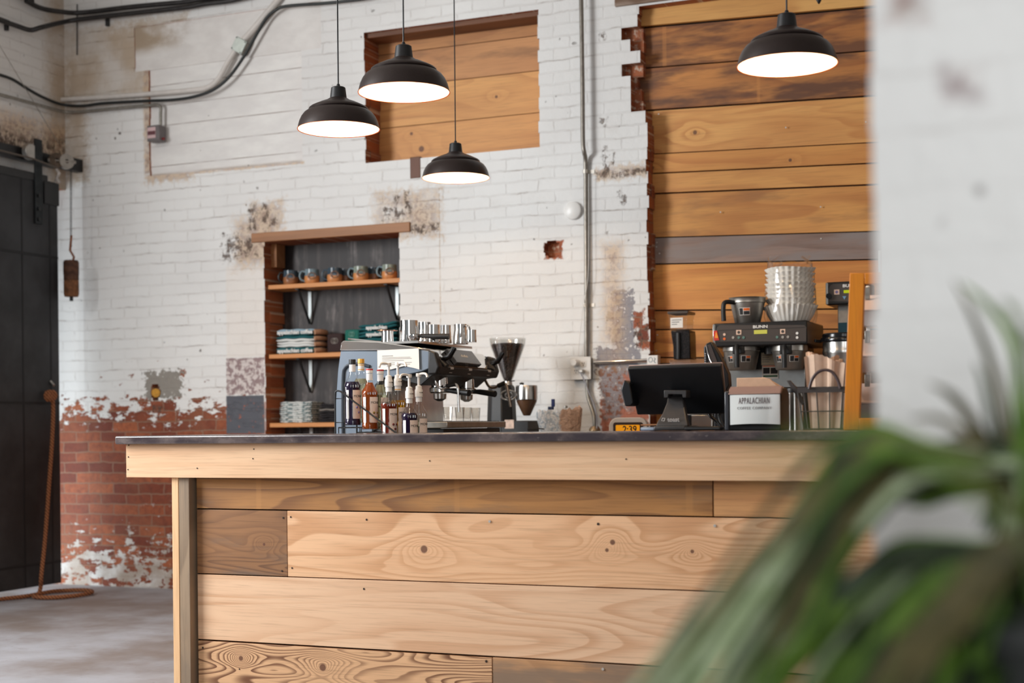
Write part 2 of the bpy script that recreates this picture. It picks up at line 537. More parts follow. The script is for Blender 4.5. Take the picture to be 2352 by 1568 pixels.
for za, zb in zip(zs, zs[1:]):
    zc = (za + zb) / 2; course = int(zc / ROW)
    spans = []
    for k, o in enumerate(ops):
        if o[2] - .002 < zc < o[3] + .002:
            j = random.Random(course * 13 + k)
            a, b = o[0], o[1]
            if k == 0: a += j.uniform(-.008, .004); b += j.uniform(-.004, .008)
            if k == 1: a += j.uniform(-.004, .006); b += j.uniform(-.006, .004)
            if k == 2:
                if zc > 2.93: a = -2.575 + (-.11 if course in (47, 44) else -.055 if course in (46, 43, 42, 41) else j.uniform(-.02, .01))
                else: a += j.uniform(-.012, .006)
            if o in (OP, OP2): a += j.uniform(-.003, .003)
            if o in OHOLES: a += j.uniform(-.006, .003); b += j.uniform(-.003, .006)
            spans.append((a, b))
    spans.sort()
    x = -7.24
    for a, b in spans:
        if a > x: mb.box((x, YW, za), (a, YW + (.062 if True else 0), zb))
        x = max(x, b)
    if x < 4.6: mb.box((x, YW, za), (4.6, YW + .062, zb))
# body of the wall behind the face course (set back unevenly at the big doorway)
ops2 = [OW, ON, OB]
zs2 = [z for z in zs]
for za, zb in zip(zs2, zs2[1:]):
    zc = (za + zb) / 2; course = int(zc / ROW); spans = []
    for k, o in enumerate(ops2):
        if o[2] - .002 < zc < o[3] + .002:
            j = random.Random(course * 7 + k + 90)
            a, b = o[0] + j.uniform(-.008, .008), o[1] + j.uniform(-.006, .006)
            if k == 2 and zc > 2.93: a = -2.575 + j.uniform(-.03, .012)
            spans.append((a, b))
    spans.sort(); x = -7.24
    for a, b in spans:
        if a > x: mb.box((x, YW + .063, za), (a, YW + .36, zb))
        x = max(x, b)
    if x < 4.6: mb.box((x, YW + .063, za), (4.6, YW + .36, zb))
tag(mb.build('wall_back', M_WALL, smooth=0), kind='structure')

tag(MB().box((4.6, -3.5, 0), (4.9, 8.43, 4.6)).build('wall_right', plain('plaster_wall', lin(196, 190, 184), .8, var=.06, scale=2), smooth=0), kind='structure')
# left wall with the loading doorway next to the corner and the big window towards the viewer
mb = MB()
DZ = 2.80
for a, b in (((-7.24, 4.75, DZ), (XL, YW, 4.6)), ((-7.24, 4.75, 0), (XL, 5.35, DZ)), ((-7.24, -3.5, 0), (XL, .6, 4.6)), ((-7.24, .6, 0), (XL, 4.75, .9)), ((-7.24, .6, 4.3), (XL, 4.75, 4.6))):
    mb.box(a, b)
tag(mb.build('wall_left', M_LWALL, smooth=0), kind='structure')

g = G('concrete')
p = g.coord(); a = g.noise(p, 1.3, 5, .6); b = g.noise(p, 22, 4, .6); c = g.noise(p, 5, 4, .7)
col = g.mix(a.step(.35, .68), lin(126, 114, 108), lin(164, 164, 170))
col = g.mix(c.step(.6, .75) * .35, col, lin(120, 104, 96))
col = g.mix(b.step(.62, .72) * .25, col, lin(96, 86, 82))
M_FLOOR = g.finish(g.pbr(col, .62, 0, g.bump(b, .15, .004)))
tag(MB().box((-10.5, -5, -.12), (4.6, 8.4, 0)).build('floor', M_FLOOR, smooth=0), kind='structure')
M_CEIL = plain('ceiling_board', lin(196, 190, 182), .8, var=.08, scale=3)
tag(MB().box((-7.24, -3.5, 4.6), (4.6, 8.43, 4.75)).build('ceiling', M_CEIL, smooth=0), kind='structure')


# ------------------------------------------------------------------ wood
def wood(name, light, dark, seed=0.0, K=9.0, axis='x', knots=(), weather=0.0, wcol=(120, 108, 98), lines=.55, rough=.55, tintn=.35, band=None, stretch=1.0):
    g = G(name)
    x, y, z = g.xyz(g.coord())
    along, across = {'x': (x, z), 'z': (z, x), 'y': (y, x)}[axis]
    if axis == 'x': across = z + y
    p = g.vec(along * (.42 * stretch) + seed, across * 3.2 + seed * 1.7, seed)
    f = g.noise(p, 1.15, 2, .45, .35)
    near = None
    for kx, kz, r in knots:
        dx = (along - kx) * .62; dz = across - kz
        d = g.math('SQRT', dx * dx + dz * dz)
        f = f + g.math('EXPONENT', d * (-1.0 / (r * 1.5))) * .30
        core = 1.0 - g.math('SQRT', (along - kx).pow(2) + (across - kz).pow(2) + 0.0).step(r * .38, r * .60)
        near = core if near is None else near.max(core)
    s = g.math('FRACT', f * K)
    ring = s.step(.35, .90) * (1.0 - s.step(.92, 1.0))
    ring = ring * (g.noise(g.vec(along * .7, across * 2.0, seed), 1.6, 2, .5).step(.30, .62) * .75 + .25)
    fine = g.noise(g.vec(along * 5 + seed, across * 160, seed), 1.0, 3, .6)
    broad = g.noise(g.vec(along * .9 + seed, across * 5, seed + 4), 1.2, 3, .55)
    col = g.mix(broad.step(.3, .7) * tintn, lin(*light), lin(*dark))
    col = g.mix(ring * lines, col, lin(*dark))
    col = g.mix(fine.step(.45, .75) * .28, col, lin(*[c * .72 for c in dark]))
    if weather:
        w = g.noise(g.vec(along * 1.4 + seed * 2, across * 7, seed), 1.4, 4, .6).step(.56 - weather * .32, .74 - weather * .2)
        col = g.mix(w * min(1, weather + .35), col, lin(*wcol))
    if band:                        # pale stripe where a stud once crossed the board
        for b0, b1 in band:
            m = along.step(b0, b0 + .008) * (1.0 - along.step(b1, b1 + .008))
            col = g.mix(m * .35, col, lin(*light))
    if near is not None: col = g.mix(near * .85, col, lin(92, 48, 30))
    return g.finish(g.pbr(col, rough, 0, g.bump(fine * .5 + ring * .25, .12, .003)))


M_GAP = plain('dark_gap', lin(24, 18, 14), .9)
M_BLACKP = plain('black_paint', lin(30, 30, 32), .5)

# planks over the large doorway (joined level lines taken from their ends)
YB = 8.18
tilt = -.0335
plk = [  # v at left end of the lower edge, colours, weather, K, knots
    (8, 'a'), (64, 'b'), (157, 'c'), (254, 'd'), (355, 'e'), (400, 'f'), (446, 'g'), (547, 'h'), (608, 'i'), (714, 'j'), (758, 'k'), (822, 'l'), (900, 'm'), (1000, 'n')]
xL = -2.68
looks = {
    'a': ((224, 163, 89), (180, 115, 56), 0, 8, 0), 'b': ((231, 177, 103), (197, 134, 70), 0, 5, 0),
    'c': ((205, 136, 70), (138, 78, 36), .55, 8, (104, 62, 36)), 'd': ((211, 141, 72), (143, 81, 38), .60, 7, (98, 60, 38)),
    'e': ((231, 170, 98), (197, 127, 64), 0, 9, 0), 'f': ((226, 159, 83), (192, 118, 56), 0, 7, 0),
    'g': ((229, 164, 90), (188, 118, 58), 0, 11, 0), 'h': ((228, 163, 87), (188, 118, 58), .12, 6, (140, 96, 60)),
    'i': ((164, 136, 122), (124, 98, 86), .6, 7, (142, 128, 122)), 'j': ((229, 159, 78), (190, 113, 48), 0, 6, 0),
    'k': ((222, 153, 78), (175, 106, 48), .1, 6, (130, 84, 50)), 'l': ((218, 147, 70), (164, 95, 40), 0, 6, 0), 'm': ((207, 139, 70), (156, 93, 43), .2, 6, (110, 80, 56)), 'n': ((207, 139, 70), (156, 93, 43), 0, 6, 0)}
kn = {'e': [(1595, 297, .026)], 'f': [(1815, 366, .02), (1498, 384, .022)]}
mb = MB(); mats = [M_GAP]
mb.box((xL, YB + .03, 0), (1.2, YB + .05, 3.7))
ztop = 3.74
for i, (v, k) in enumerate(plk):
    zb = P(1490, v, YB).z
    l, d, w, K, wc = looks[k]
    knots = [(lambda q: (q.x, q.z + YB - .004, r))(P(uu, vv, YB)) for uu, vv, r in kn.get(k, [])]
    mats.append(wood('doorway_plank_' + k, l, d, seed=i * 3.7 + 1, K=K, knots=knots, weather=w, wcol=wc or (0, 0, 0), lines=.8, tintn=.55,
                     band=[(P(1520, 100, YB).x, P(1529, 100, YB).x)] if k == 'c' else [(P(1737, 200, YB).x, P(1744, 200, YB).x)] if k == 'd' else None))
    mb.mi = len(mats) - 1
    x0, x1 = xL, 1.15
    h = lambda x, zz: zz + (x + 2.53) * tilt
    gp = .0065
    yo = YB + (.012 if i % 3 == 1 else 0)
    if k in 'ab': yo = YB - .03
    mb.hexa([(x0, yo, h(x0, zb + gp)), (x1, yo, h(x1, zb + gp)), (x1, yo + .028, h(x1, zb + gp)), (x0, yo + .028, h(x0, zb + gp)),
             (x0, yo, h(x0, ztop - gp * .3)), (x1, yo, h(x1, ztop - gp * .3)), (x1, yo + .028, h(x1, ztop - gp * .3)), (x0, yo + .028, h(x0, ztop - gp * .3))])
    ztop = zb
M_NAIL = plain('bright_nail', lin(225, 222, 215), .3, .6)
mats.append(M_NAIL); mb.mi = len(mats) - 1
for u, v in ((1513, 262), (1805, 293), (1989, 280), (1885, 475), (1655, 487), (1509, 557), (1508, 567), (1515, 582), (1886, 548), (1510, 769), (1508, 805)):
    q = P(u, v, YB - .001); mb.cyl((q.x, q.y, q.z), (q.x, q.y - .003, q.z), .0042, seg=10)
tag(mb.build('wall_boarded', mats, smooth=0), kind='structure')

# header beam over the large doorway
M_BEAM = wood('old_beam', (128, 96, 72), (84, 60, 44), 5, 6, weather=.5, wcol=(176, 160, 146))
tag(MB().box((-2.72, YW - .02, 3.585), (1.3, YW + .12, 3.80)).build('trim_1', M_BEAM, bevel=.006), kind='structure')

# small boarded window
mb = MB(); mats = [M_GAP]
yb = YW + .20
mb.box((OW[0] - .02, yb + .025, OW[2] - .1), (OW[1] + .02, yb + .04, OW[3] + .02))
wl = {'a': ((206, 146, 90), (168, 108, 63), .25, 7, (128, 88, 58)), 'b': ((214, 154, 99), (176, 117, 72), .2, 6, (122, 84, 54)), 'c': ((232, 171, 103), (190, 125, 68), 0, 8, 0), 'd': ((228, 165, 98), (182, 117, 64), 0, 9, 0)}
ez = [(3.70, ''), (P(876, 127, yb).z, 'a'), (P(876, 204, yb).z, 'b'), (P(876, 296, yb).z, 'c'), (OW[2] - .06, 'd')]
for i in range(4):
    k = ez[i + 1][1]; zt = ez[i][0] if i else P(876, 82, yb).z; zb = ez[i + 1][0]
    l, d, w, K, wc = wl[k]
    knots = [(q.x, q.z + yb, r) for q, r in ((P(945, 307, yb), .022), (P(968, 342, yb), .038))] if k == 'd' else [(P(1140, 222, yb).x, P(1140, 222, yb).z + yb, .02)] if k == 'c' else []
    mats.append(wood('window_plank_' + k, l, d, seed=20 + i * 5.1, K=K, knots=knots, weather=w, wcol=wc or (0, 0, 0)))
    mb.mi = len(mats) - 1
    mb.box((OW[0] - .02, yb, zb + .004), (OW[1] + .02, yb + .025, zt - .001))
tag(mb.build('window_1', mats, smooth=0), kind='structure')
M_RUB = plain('broken_mortar', lin(120, 100, 86), .9, var=.6, bump=1, scale=60)
mb = MB()
for k in range(26):                # rubble on top of the boards, under the lintel
    x = OW[0] + .1 + (OW[1] - OW[0] - .12) * k / 25; r = rnd.uniform(.016, .03)
    M = TM(x, yb - .01, P(876, 82, yb).z + .014 + rnd.uniform(0, .02)) @ Matrix.Rotation(rnd.uniform(0, 3), 4, 'Y') @ Matrix.Rotation(rnd.uniform(0, 3), 4, 'Z')
    mb.cbox((0, 0, 0), (r * 2.2, r * 2, r * 1.6), M)
tag(mb.build('trim_2', M_RUB, smooth=0, bevel=.004), kind='structure')
tag(MB().box((OW[0] - .03, YW + .03, OW[3] - .03), (OW[1] + .03, YW + .2, OW[3] + .01)).build('trim_3', wood('window_lintel', (124, 78, 48), (84, 50, 32), 8, 6), bevel=.004), kind='structure')
q0, q1 = P(942, 372, YW), P(966, 408, YW)
mb = MB().box((q0.x, YW - .004, q1.z), (q1.x, YW + .03, q0.z + .03))
tag(mb.build('trim_4', wood('old_stub', (120, 72, 46), (70, 42, 30), 3, 6, axis='z'), bevel=.004), kind='structure')

# white boarded panel, high on the left of the back wall
g = G('white_boards')
x, y, z = g.xyz(g.coord())
st = g.math('FRACT', (z + (x + 5.5) * -.004) / .1385)
ln = (st - .5).abs().step(.470, .492)
nz = g.noise(g.vec(x * 1.2, 0, z * 3), 3, 4, .6)
col = g.mix(nz.step(.35, .7), lin(226, 223, 220), lin(238, 236, 232))
col = g.mix(ln * nz.step(.34, .62) * .8, col, lin(120, 96, 82))
ed = g.math('MINIMUM', (x - OP2[0]).abs(), (z - OP[2]).abs())
col = g.mix((1.0 - ed.step(.0, .025 )) * nz.step(.3, .6) * .7, col, lin(140, 112, 84))
nl = g.voro(g.vec(x, 0, z), 7)
col = g.mix((1.0 - nl.step(.03, .05)) * .8 * nz.step(.48, .52), col, lin(90, 76, 66))
M_WB = g.finish(g.pbr(col, .6, 0, g.bump(nz * .3 - ln, .4, .006)))
tag(MB().box((OP[0] - .02, YW + .016, OP[2] - .02), (OP[1] + .02, YW + .05, OP[3] + .004)).build('window_2', M_WB, smooth=0), kind='structure')
g = G('white_board_plain')
x, y, z = g.xyz(g.coord())
nz = g.noise(g.vec(x * 1.2, 0, z * 2), 4, 4, .6)
col = g.mix(nz.step(.35, .7), lin(222, 218, 214), lin(234, 231, 227))
stn = (1.0 - g.step(x + (nz - .5) * .9, OP2[0] + .05, OP2[0] + .50)) * g.step(z + (nz - .5) * .1, OP2[2] + .10, OP2[2] + .18)
col = g.mix(stn * .8, col, lin(158, 132, 98))
M_WB2 = g.finish(g.pbr(col, .6, 0, g.bump(nz, .2, .004)))
tag(MB().box((OP2[0] - .01, YW + .006, OP2[2]), (OP2[1] + .01, YW + .05, OP2[3] + .01)).build('trim_5', M_WB2, smooth=0), kind='structure')

# niche: dark back board, lintel board
g = G('black_board')
x, y, z = g.xyz(g.coord())
a = g.noise(g.vec(x * 22, 0, z * 1.6), 1.0, 5, .65); b = g.noise(g.vec(x * 5, 0, z * 2.2), 1.3, 4, .6)
col = g.mix(a.step(.45, .75), lin(40, 34, 34), lin(78, 70, 68))
col = g.mix(b.step(.52, .74) * a.step(.35, .6) * .8, col, lin(150, 142, 140))
col = g.mix((1.0 - (x - P(805, 600, YW + .2).x).abs().step(.002, .005)), col, lin(14, 12, 12))
M_NB = g.finish(g.pbr(col, .55, 0, g.bump(a, .2, .004)))
YN = YW + .235
tag(MB().box((ON[0] - .02, YN, .9), (ON[1] + .02, YN + .03, 2.62)).build('wall_niche', M_NB, smooth=0), kind='structure')
M_LINT = wood('niche_lintel', (176, 122, 78), (128, 82, 48), 6.6, 8)
a0, a1 = P(577, 527, YW - .01), P(941, 508, YW - .01)
mb = MB().box((a0.x, YW - .012, ON[3] + .0), (a1.x, YW + .235, ON[3] + .062))
mb.box((ON[0] - .02, YW + .09, ON[3] - .16), (ON[0] + .04, YW + .2, ON[3]))
tag(mb.build('trim_6', M_LINT, bevel=.004), kind='structure')

# brick pillar close to the viewer on the right
pp = [('brick', -.235, 1.58, -.21, 1.60, .3, .03), ('mauve', -.05, 1.34, -.03, 1.42, .3, .03), ('mauve', -.17, 1.48, -.15, 1.50, .3, .03)]
M_PIL = brick_paint('pillar_paint', 'x', pp, seed=7.7, grime=.15, joint=.3)
PY = 1.72
px0 = P(2004, 560, PY).x
mb = MB()
for k in range(64):
    j = random.Random(k + 5)
    mb.box((px0 + j.uniform(-.003, .003), PY, k * ROW), (px0 + .62, PY + .42, (k + 1) * ROW if k < 63 else 4.6))
tag(mb.build('wall_pillar', M_PIL, smooth=0), kind='structure')

# ================================================================== common materials
M_BLACK = plain('matte_black', lin(22, 22, 24), .45, var=.2, scale=60)
M_BLACKG = plain('gloss_black', lin(14, 14, 16), .18)
M_RUBBER = plain('black_rubber', lin(20, 20, 20), .65)
M_STEEL = plain('brushed_steel', lin(200, 198, 194), .22, 1.0, var=.08, scale=12)
M_CHROME = plain('chrome', lin(225, 224, 222), .07, 1.0)
M_DSTEEL = plain('dull_steel', lin(176, 172, 166), .40, 1.0, var=.1, scale=20)
M_GALV = plain('galvanised', lin(150, 146, 138), .45, .7, var=.2, scale=50)
M_WHITE = plain('white_plastic', lin(236, 234, 230), .35)
M_PAPER = plain('paper', lin(238, 234, 228), .8)
M_INK = plain('ink', lin(34, 32, 34), .7)
M_GREYINK = plain('grey_ink', lin(120, 118, 118), .7)
M_GLASS = glass('clear_glass')
M_PLASTIC = glass('clear_plastic', (.96, .96, .95), .6, .10, .13)

# ================================================================== bar counter
CT = 1.07
M_C = {
    'fascia': wood('fascia_board', (240, 200, 160), (216, 164, 120), 2.2, 16, lines=.42, tintn=.5, stretch=.6),
    'r1a': wood('front_board_streaked', (194, 138, 78), (122, 78, 42), 9.1, 26, lines=.8, weather=.25, stretch=.6, wcol=(124, 100, 78), band=[(P(585, 1130, 4.9).x, P(596, 1130, 4.9).x), (P(1040, 1150, 4.9).x, P(1052, 1150, 4.9).x), (P(1572, 1150, 4.9).x, P(1588, 1150, 4.9).x)]),
    'r1b': wood('front_board_amber', (220, 164, 108), (178, 120, 72), 12.4, 12, weather=.15, wcol=(130, 100, 76)),
    'r2a': wood('front_board_dark_short', (166, 118, 76), (106, 70, 44), 14.7, 34, lines=.9, weather=.35, wcol=(112, 94, 80), knots=[(P(605, 1250, 4.9).x, P(605, 1250, 4.9).z + 4.905, .012)]),
    'r2b': wood('front_board_knotty', (244, 196, 152), (208, 150, 102), 3.3, 26, lines=.75, tintn=.25,
                knots=[(P(u, v, 4.905).x, P(u, v, 4.905).z + 4.905, r) for u, v, r in ((974, 1261, .030), (1407, 1245, .020), (1394, 1263, .014), (1590, 1266, .014))]),
    'r3': wood('front_board_pale', (242, 202, 165), (210, 158, 117), 31.6, 16, lines=.7, tintn=.25),
    'r4a': wood('front_board_bold_grain', (238, 190, 144), (120, 76, 48), 18.9, 36, lines=1.0, tintn=.15, knots=[(P(552, 1535, 4.9).x, .16 + 4.905, .02), (P(740, 1545, 4.9).x, .145 + 4.905, .03)]),
    'r4b': wood('front_board_weathered', (206, 156, 110), (152, 108, 72), 24.2, 12, weather=.5, wcol=(136, 116, 98)),
    'post': wood('grey_post', (166, 142, 116), (120, 100, 80), 4.1, 6, axis='z', weather=.3, wcol=(120, 106, 92)),
    'edge': wood('pale_edge', (244, 200, 152), (218, 168, 118), 6.1, 5, axis='z', lines=.3),
    'side': wood('return_side', (206, 160, 112), (160, 110, 66), 7.1, 6, axis='y'),
}
XR = .70
bar = thing('bar_counter', 'long wooden bar counter clad in wide knotty planks under a black worktop', 'counter', (0, 0, 0))
MB().box((-3.81, 4.85, .897), (XR, 4.874, 1.036)).build('fascia', M_C['fascia'], bar, bevel=.0015)
M_HOLE = plain('nail_hole', lin(44, 28, 20), .8)
for u, v in ((296, 1022), (295, 1049), (294, 1078), (583, 1031), (581, 1053), (453, 1075), (987, 1058), (1438, 1054)):
    q = P(u, v, 4.85); MB().cyl((q.x, 4.851, q.z), (q.x, 4.8485, q.z), .0028, seg=8).build('nail', M_HOLE, bar)


def plank(name, m, x0, x1, z0, z1, z0r=None, z1r=None):
    z0r = z0 if z0r is None else z0r; z1r = z1 if z1r is None else z1r
    y0, y1 = 4.905, 4.93
    return MB().hexa([(x0, y0, z0), (x1, y0, z0r), (x1, y1, z0r), (x0, y1, z0), (x0, y0, z1), (x1, y0, z1r), (x1, y1, z1r), (x0, y1, z1)]).build(name, M_C[m], bar, bevel=.0012)


xs1, xs2, xs4 = P(1638, 1150, 4.905).x, P(660, 1245, 4.905).x, P(1131, 1530, 4.905).x
g_ = .0022
plank('front_board', 'r1a', -3.4975, xs1 - g_, .769, .94); plank('front_board', 'r1b', xs1 + g_, XR, .769, .94)
plank('front_board', 'r2a', -3.4975, xs2 - .001, .501, .764); plank('front_board', 'r2b', xs2 + .001, XR, .501, .764, .511, .764)
plank('front_board', 'r3', -3.4975, XR, .229, .496, .231, .506)
plank('front_board', 'r4a', -3.4975, xs4 - g_, .01, .222); plank('front_board', 'r4b', xs4 + g_, XR, .01, .224)
MB().box((-3.53, 4.932, 0.0), (XR, 4.96, 1.03)).build('backing_panel', M_GAP, bar, smooth=0)
for u, v, r in ((651, 1189, .004), (668, 1187, .0035), (842, 1193, .004), (648, 1311, .004), (671, 1304, .0035), (836, 1352, .004), (466, 1487, .004), (1117, 1518, .005), (550, 1536, .003), (1374, 1203, .005)):
    q = P(u, v, 4.905); MB().cyl((q.x, 4.906, q.z), (q.x, 4.9035, q.z), r, seg=10).build('screw_hole', M_HOLE, bar)
for u, v in ((1125, 1197), (1642, 1207), (1385, 1536)):
    q = P(u, v, 4.905); MB().cyl((q.x, 4.906, q.z), (q.x, 4.902, q.z), .005, seg=10).build('screw', M_NAIL, bar)
MB().box((-3.594, 4.868, 0), (-3.5615, 4.95, .897)).build('corner_board', M_C['edge'], bar, bevel=.002)
MB().box((-3.561, 4.870, 0), (-3.510, 4.931, .897)).build('corner_post', M_C['post'], bar, bevel=.002)
MB().box((-3.594, 4.95, 0), (-3.57, 8.06, .87)).build('return_panel', M_C['side'], bar, smooth=0)
MB().box((-3.05, 5.52, .0), (XR, 5.545, 1.03)).build('service_side_panel', M_C['side'], bar, smooth=0)

g = G('black_resin_slab')
x, y, z = g.xyz(g.coord())
p = g.vec(x, y, z * 2)
a = g.noise(p, 7, 4, .6); b = g.noise(p, 40, 3, .6)
col = g.mix(a.step(.4, .7), lin(66, 58, 62), lin(104, 92, 90))
col = g.mix(b.step(.66, .72) * .5, col, lin(128, 120, 118))
M_SLAB = g.finish(g.pbr(col, g.math('ADD', a.step(.35, .7) * .16, .14), 0, g.bump(b, .12, .003), Coat_Weight=.15, Coat_Roughness=.15))
mb = MB().prism([(-3.842, 4.818), (XR, 4.818), (XR, 5.56), (-3.842, 5.56)], CT - .034, CT, 'z')
ct = mb.build('worktop', M_SLAB, None, bevel=.006, seg=3)
tag(ct, 'glossy black worktop slab running along the front of the bar', 'worktop')

# lower work counter behind the bar: left return and back run
WZ = .93
M_CAB = plain('dark_cabinet', lin(58, 54, 52), .6, var=.1, scale=8)
wc = thing('work_counter', 'low dark work counter behind the bar, running along the brick wall', 'counter')
MB().prism([(-3.568, 5.56), (-3.04, 5.56), (-3.04, 7.36), (1.05, 7.36), (1.05, 8.06), (-3.568, 8.06)], 0, WZ - .04, 'z').build('cabinet', M_CAB, wc, smooth=0)
MB().prism([(-3.568, 5.562), (-3.02, 5.562), (-3.02, 7.34), (1.05, 7.34), (1.05, 8.062), (-3.568, 8.062)], WZ - .04, WZ, 'z').build('worktop', plain('grey_laminate', lin(150, 144, 138), .4, var=.1, scale=30), wc, smooth=0)

# ================================================================== loading door, rail, pulley, counterweight, rope
XD = -6.70
M_DOOR = plain('dark_sheet_door', lin(48, 49, 52), .55, .3, var=.35, bump=.1, scale=3)
z_dt = PX(0, 391, XD).z
yr = PX(140, 1200, XD).y
door = thing('sliding_door', 'tall dark grey metal-clad sliding door hanging across the loading doorway', 'door', (0, 0, 0))
y_l = PX(0, 900, XD).y - 1.3
mb = MB().box((XD - .05, y_l, .045), (XD, yr, z_dt))
mb.build('door_panel', M_DOOR, door, bevel=.004)
M_SEAM = plain('door_seam', lin(30, 31, 33), .6, .3)
for v0 in (583, 925, 1298):
    z = PX(70, v0, XD).z; MB().box((XD - .001, y_l, z - .008), (XD + .003, yr - .002, z + .008)).build('sheet_seam', M_SEAM, door)
for u0 in (52, 116):
    y0 = PX(u0, 700, XD).y; MB().box((XD - .001, y0 - .006, .05), (XD + .002, y0 + .006, z_dt)).build('sheet_seam', M_SEAM, door)
MB().box((XD - .02, yr - .14, z_dt - .16), (XD + .012, yr + .005, z_dt - .005)).build('corner_plate', M_BLACK, door, bevel=.004)
MB().box((XD - .055, y_l, z_dt - .02), (XD + .006, yr - .1, z_dt + .035)).build('top_edge', M_BLACK, door, bevel=.004)
a, b = PX(85, 330, XD), PX(85, 514, XD)
hw = .036
st_ = MB().box((XD + .002, a.y - hw, b.z), (XD + .014, a.y + hw, a.z + .03)).build('hanger_strap', plain('hanger_iron', lin(40, 44, 46), .5, .6, var=.3, scale=25), door, bevel=.003)
mb = MB()
for v0 in (450, 480, 504): q = PX(85, v0, XD); mb.cyl((XD + .012, q.y, q.z), (XD + .024, q.y, q.z), .012, seg=8)
mb.build('bolt', M_BLACK, st_)
w_ = PX(70, 348, XD)
MB().cyl((XD - .03, w_.y, w_.z), (XD + .012, w_.y, w_.z), .055, seg=28).build('roller_wheel', M_DSTEEL, door, bevel=.006)
q = PX(116, 885, XD)
MB().cyl((XD, q.y, q.z + .03), (XD + .03, q.y, q.z), .008).build('handle', M_DSTEEL, door)

tr = thing('door_rail', 'dark iron rail on the side wall carrying the sliding door', 'rail')
r0, r1 = PX(0, 336, XD - .04), PX(133, 372, XD - .04)
MB().box((XL + .04, y_l, r0.z - .05), (XL + .085, r1.y + .02, r0.z + .035)).build('rail_bar', M_BLACK, tr, bevel=.004)
for yy in (r0.y, r1.y - .05): MB().box((XL, yy - .02, r0.z - .02), (XL + .05, yy + .02, r0.z + .02)).build('rail_bracket', M_BLACK, tr)

pu = thing('pulley', 'grooved iron pulley wheel at the top corner of the doorway', 'pulley')
q = P(152, 371, 7.86)
Mx = Matrix.Rotation(R(62), 4, 'Z')
def wheel(c, r, w, M):
    prof = [(r * .28, -w * .6), (r, -w / 2), (r * .98, -w * .35), (r * .8, 0), (r * .98, w * .35), (r, w / 2), (r * .28, w * .6)]
    return MB().lathe(prof, 28, c, (M @ Matrix.Rotation(R(90), 4, 'X')).to_3x3())
wheel(q, .052, .03, Mx).build('sheave', M_DSTEEL, pu)
q2 = q + Vector((-.035, -.06, .0))
wheel(q2, .052, .03, Mx).build('sheave', plain('rusty_iron', lin(92, 78, 66), .6, .5, var=.3, scale=40), pu)
MB().cyl(q + Vector((.04, .05, 0)), q2 - Vector((.03, .05, 0)), .011).build('axle', M_DSTEEL, pu)
MB().box((q.x - .09, 7.86, q.z - .04), (q.x - .03, 8.07, q.z + .05)).build('bracket', M_BLACK, pu, bevel=.004)
mb = MB(); bq = P(133, 405, 7.80)
mb.tube([bq + Vector(p) for p in ((-.01, 0, .05), (.012, 0, .02), (-.008, 0, -.01), (.014, 0, -.045))], .011)
mb.tube([bq + Vector(p) for p in ((-.012, 0, -.02), (-.03, 0, -.05))], .010)
mb.build('hook', plain('white_worn_metal', lin(180, 172, 166), .6, var=.3), pu)
mb = MB().tube([PX(-60, 328, XD + .05), PX(0, 345, XD + .05), PX(75, 364, XD + .05), PX(133, 386, XD + .05)], .006)
tag(mb.build('pulley_rope', plain('grey_rope', lin(96, 88, 80), .8), None), 'grey pulley line running level in front of the door rail', 'rope')

cwt = thing('counterweight', 'rusty brown counterweight drum hanging on a chain beside the sliding door', 'counterweight')
c0, c1 = P(163, 390, 7.86), P(163, 567, 7.86)
mb = MB(); n = 34
for i in range(n):
    p0 = c0.lerp(c1, i / n); p1 = c0.lerp(c1, (i + .9) / n)
    d = Vector((.006, 0, 0)) if i % 2 else Vector((0, .006, 0))
    mb.tube([p0 - d, p0 + d, p1 + d, p1 - d], .0024, 5, closed=True)
mb.build('chain', M_BLACK, cwt)
mb = MB().tube([P(164, 540, 7.86), P(161, 575, 7.86), P(170, 590, 7.86), P(164, 612, 7.86)], .008); mb.build('hook', plain('rust', lin(132, 76, 42), .8, var=.4, bump=.5), cwt)
wt, wb = P(164, 598, 7.86), P(164, 681, 7.86)
h = wt.z - wb.z; r = .051
M_RUST = plain('rusty_drum', lin(120, 78, 48), .75, .2, var=.5, bump=.6, scale=22)
M_RUST2 = plain('rusty_drum_dark', lin(84, 54, 38), .75, .2, var=.4, bump=.6, scale=30)
MB().lathe([(0, 0), (r * .9, 0), (r, .02), (r, h * .42), (r * .96, h * .45), (0, h * .45)], 28, wb).build('drum', M_RUST, cwt)
MB().lathe([(0, h * .452), (r * 1.0, h * .455), (r * 1.0, h * .6), (r * 1.03, h * .62), (r * 1.03, h * .95), (r * .9, h), (0, h)], 28, wb).build('upper_drum', M_RUST2, cwt)
MB().cyl(wb + Vector((0, 0, .002)), wb - Vector((0, 0, .03)), .012).build('bottom_bolt', M_BLACK, cwt)

M_ROPE = G('hemp_rope'); x, y, z = M_ROPE.xyz(M_ROPE.coord()); w = M_ROPE.math('SINE', (x * .8 + y * .8 + z) * 260.0)
M_ROPE = M_ROPE.finish(M_ROPE.pbr(M_ROPE.mix(w.step(-.6, .6), lin(112, 66, 40), lin(168, 108, 68)), .85, 0, M_ROPE.bump(w, .6, .006)))
rp = [PX(116, 905, XD + .05), PX(122, 935, XD + .055), PX(119, 1020, XD + .06), PX(112, 1120, XD + .07), PX(104, 1230, XD + .10), PX(95, 1320, XD + .16)]
fz = .018
f0 = PZ(94, 1362, fz)
cc = PZ(145, 1363, fz)
loop = [cc + Vector((math.cos(t) * .165, math.sin(t) * .21, 0)) for t in [PI + .25 + 2 * PI * k / 14 for k in range(14)]]
pts = rp + [f0 + Vector((0, 0, .05))] + loop + [PZ(60, 1369, fz), PZ(0, 1376, fz), PZ(-60, 1388, fz)]
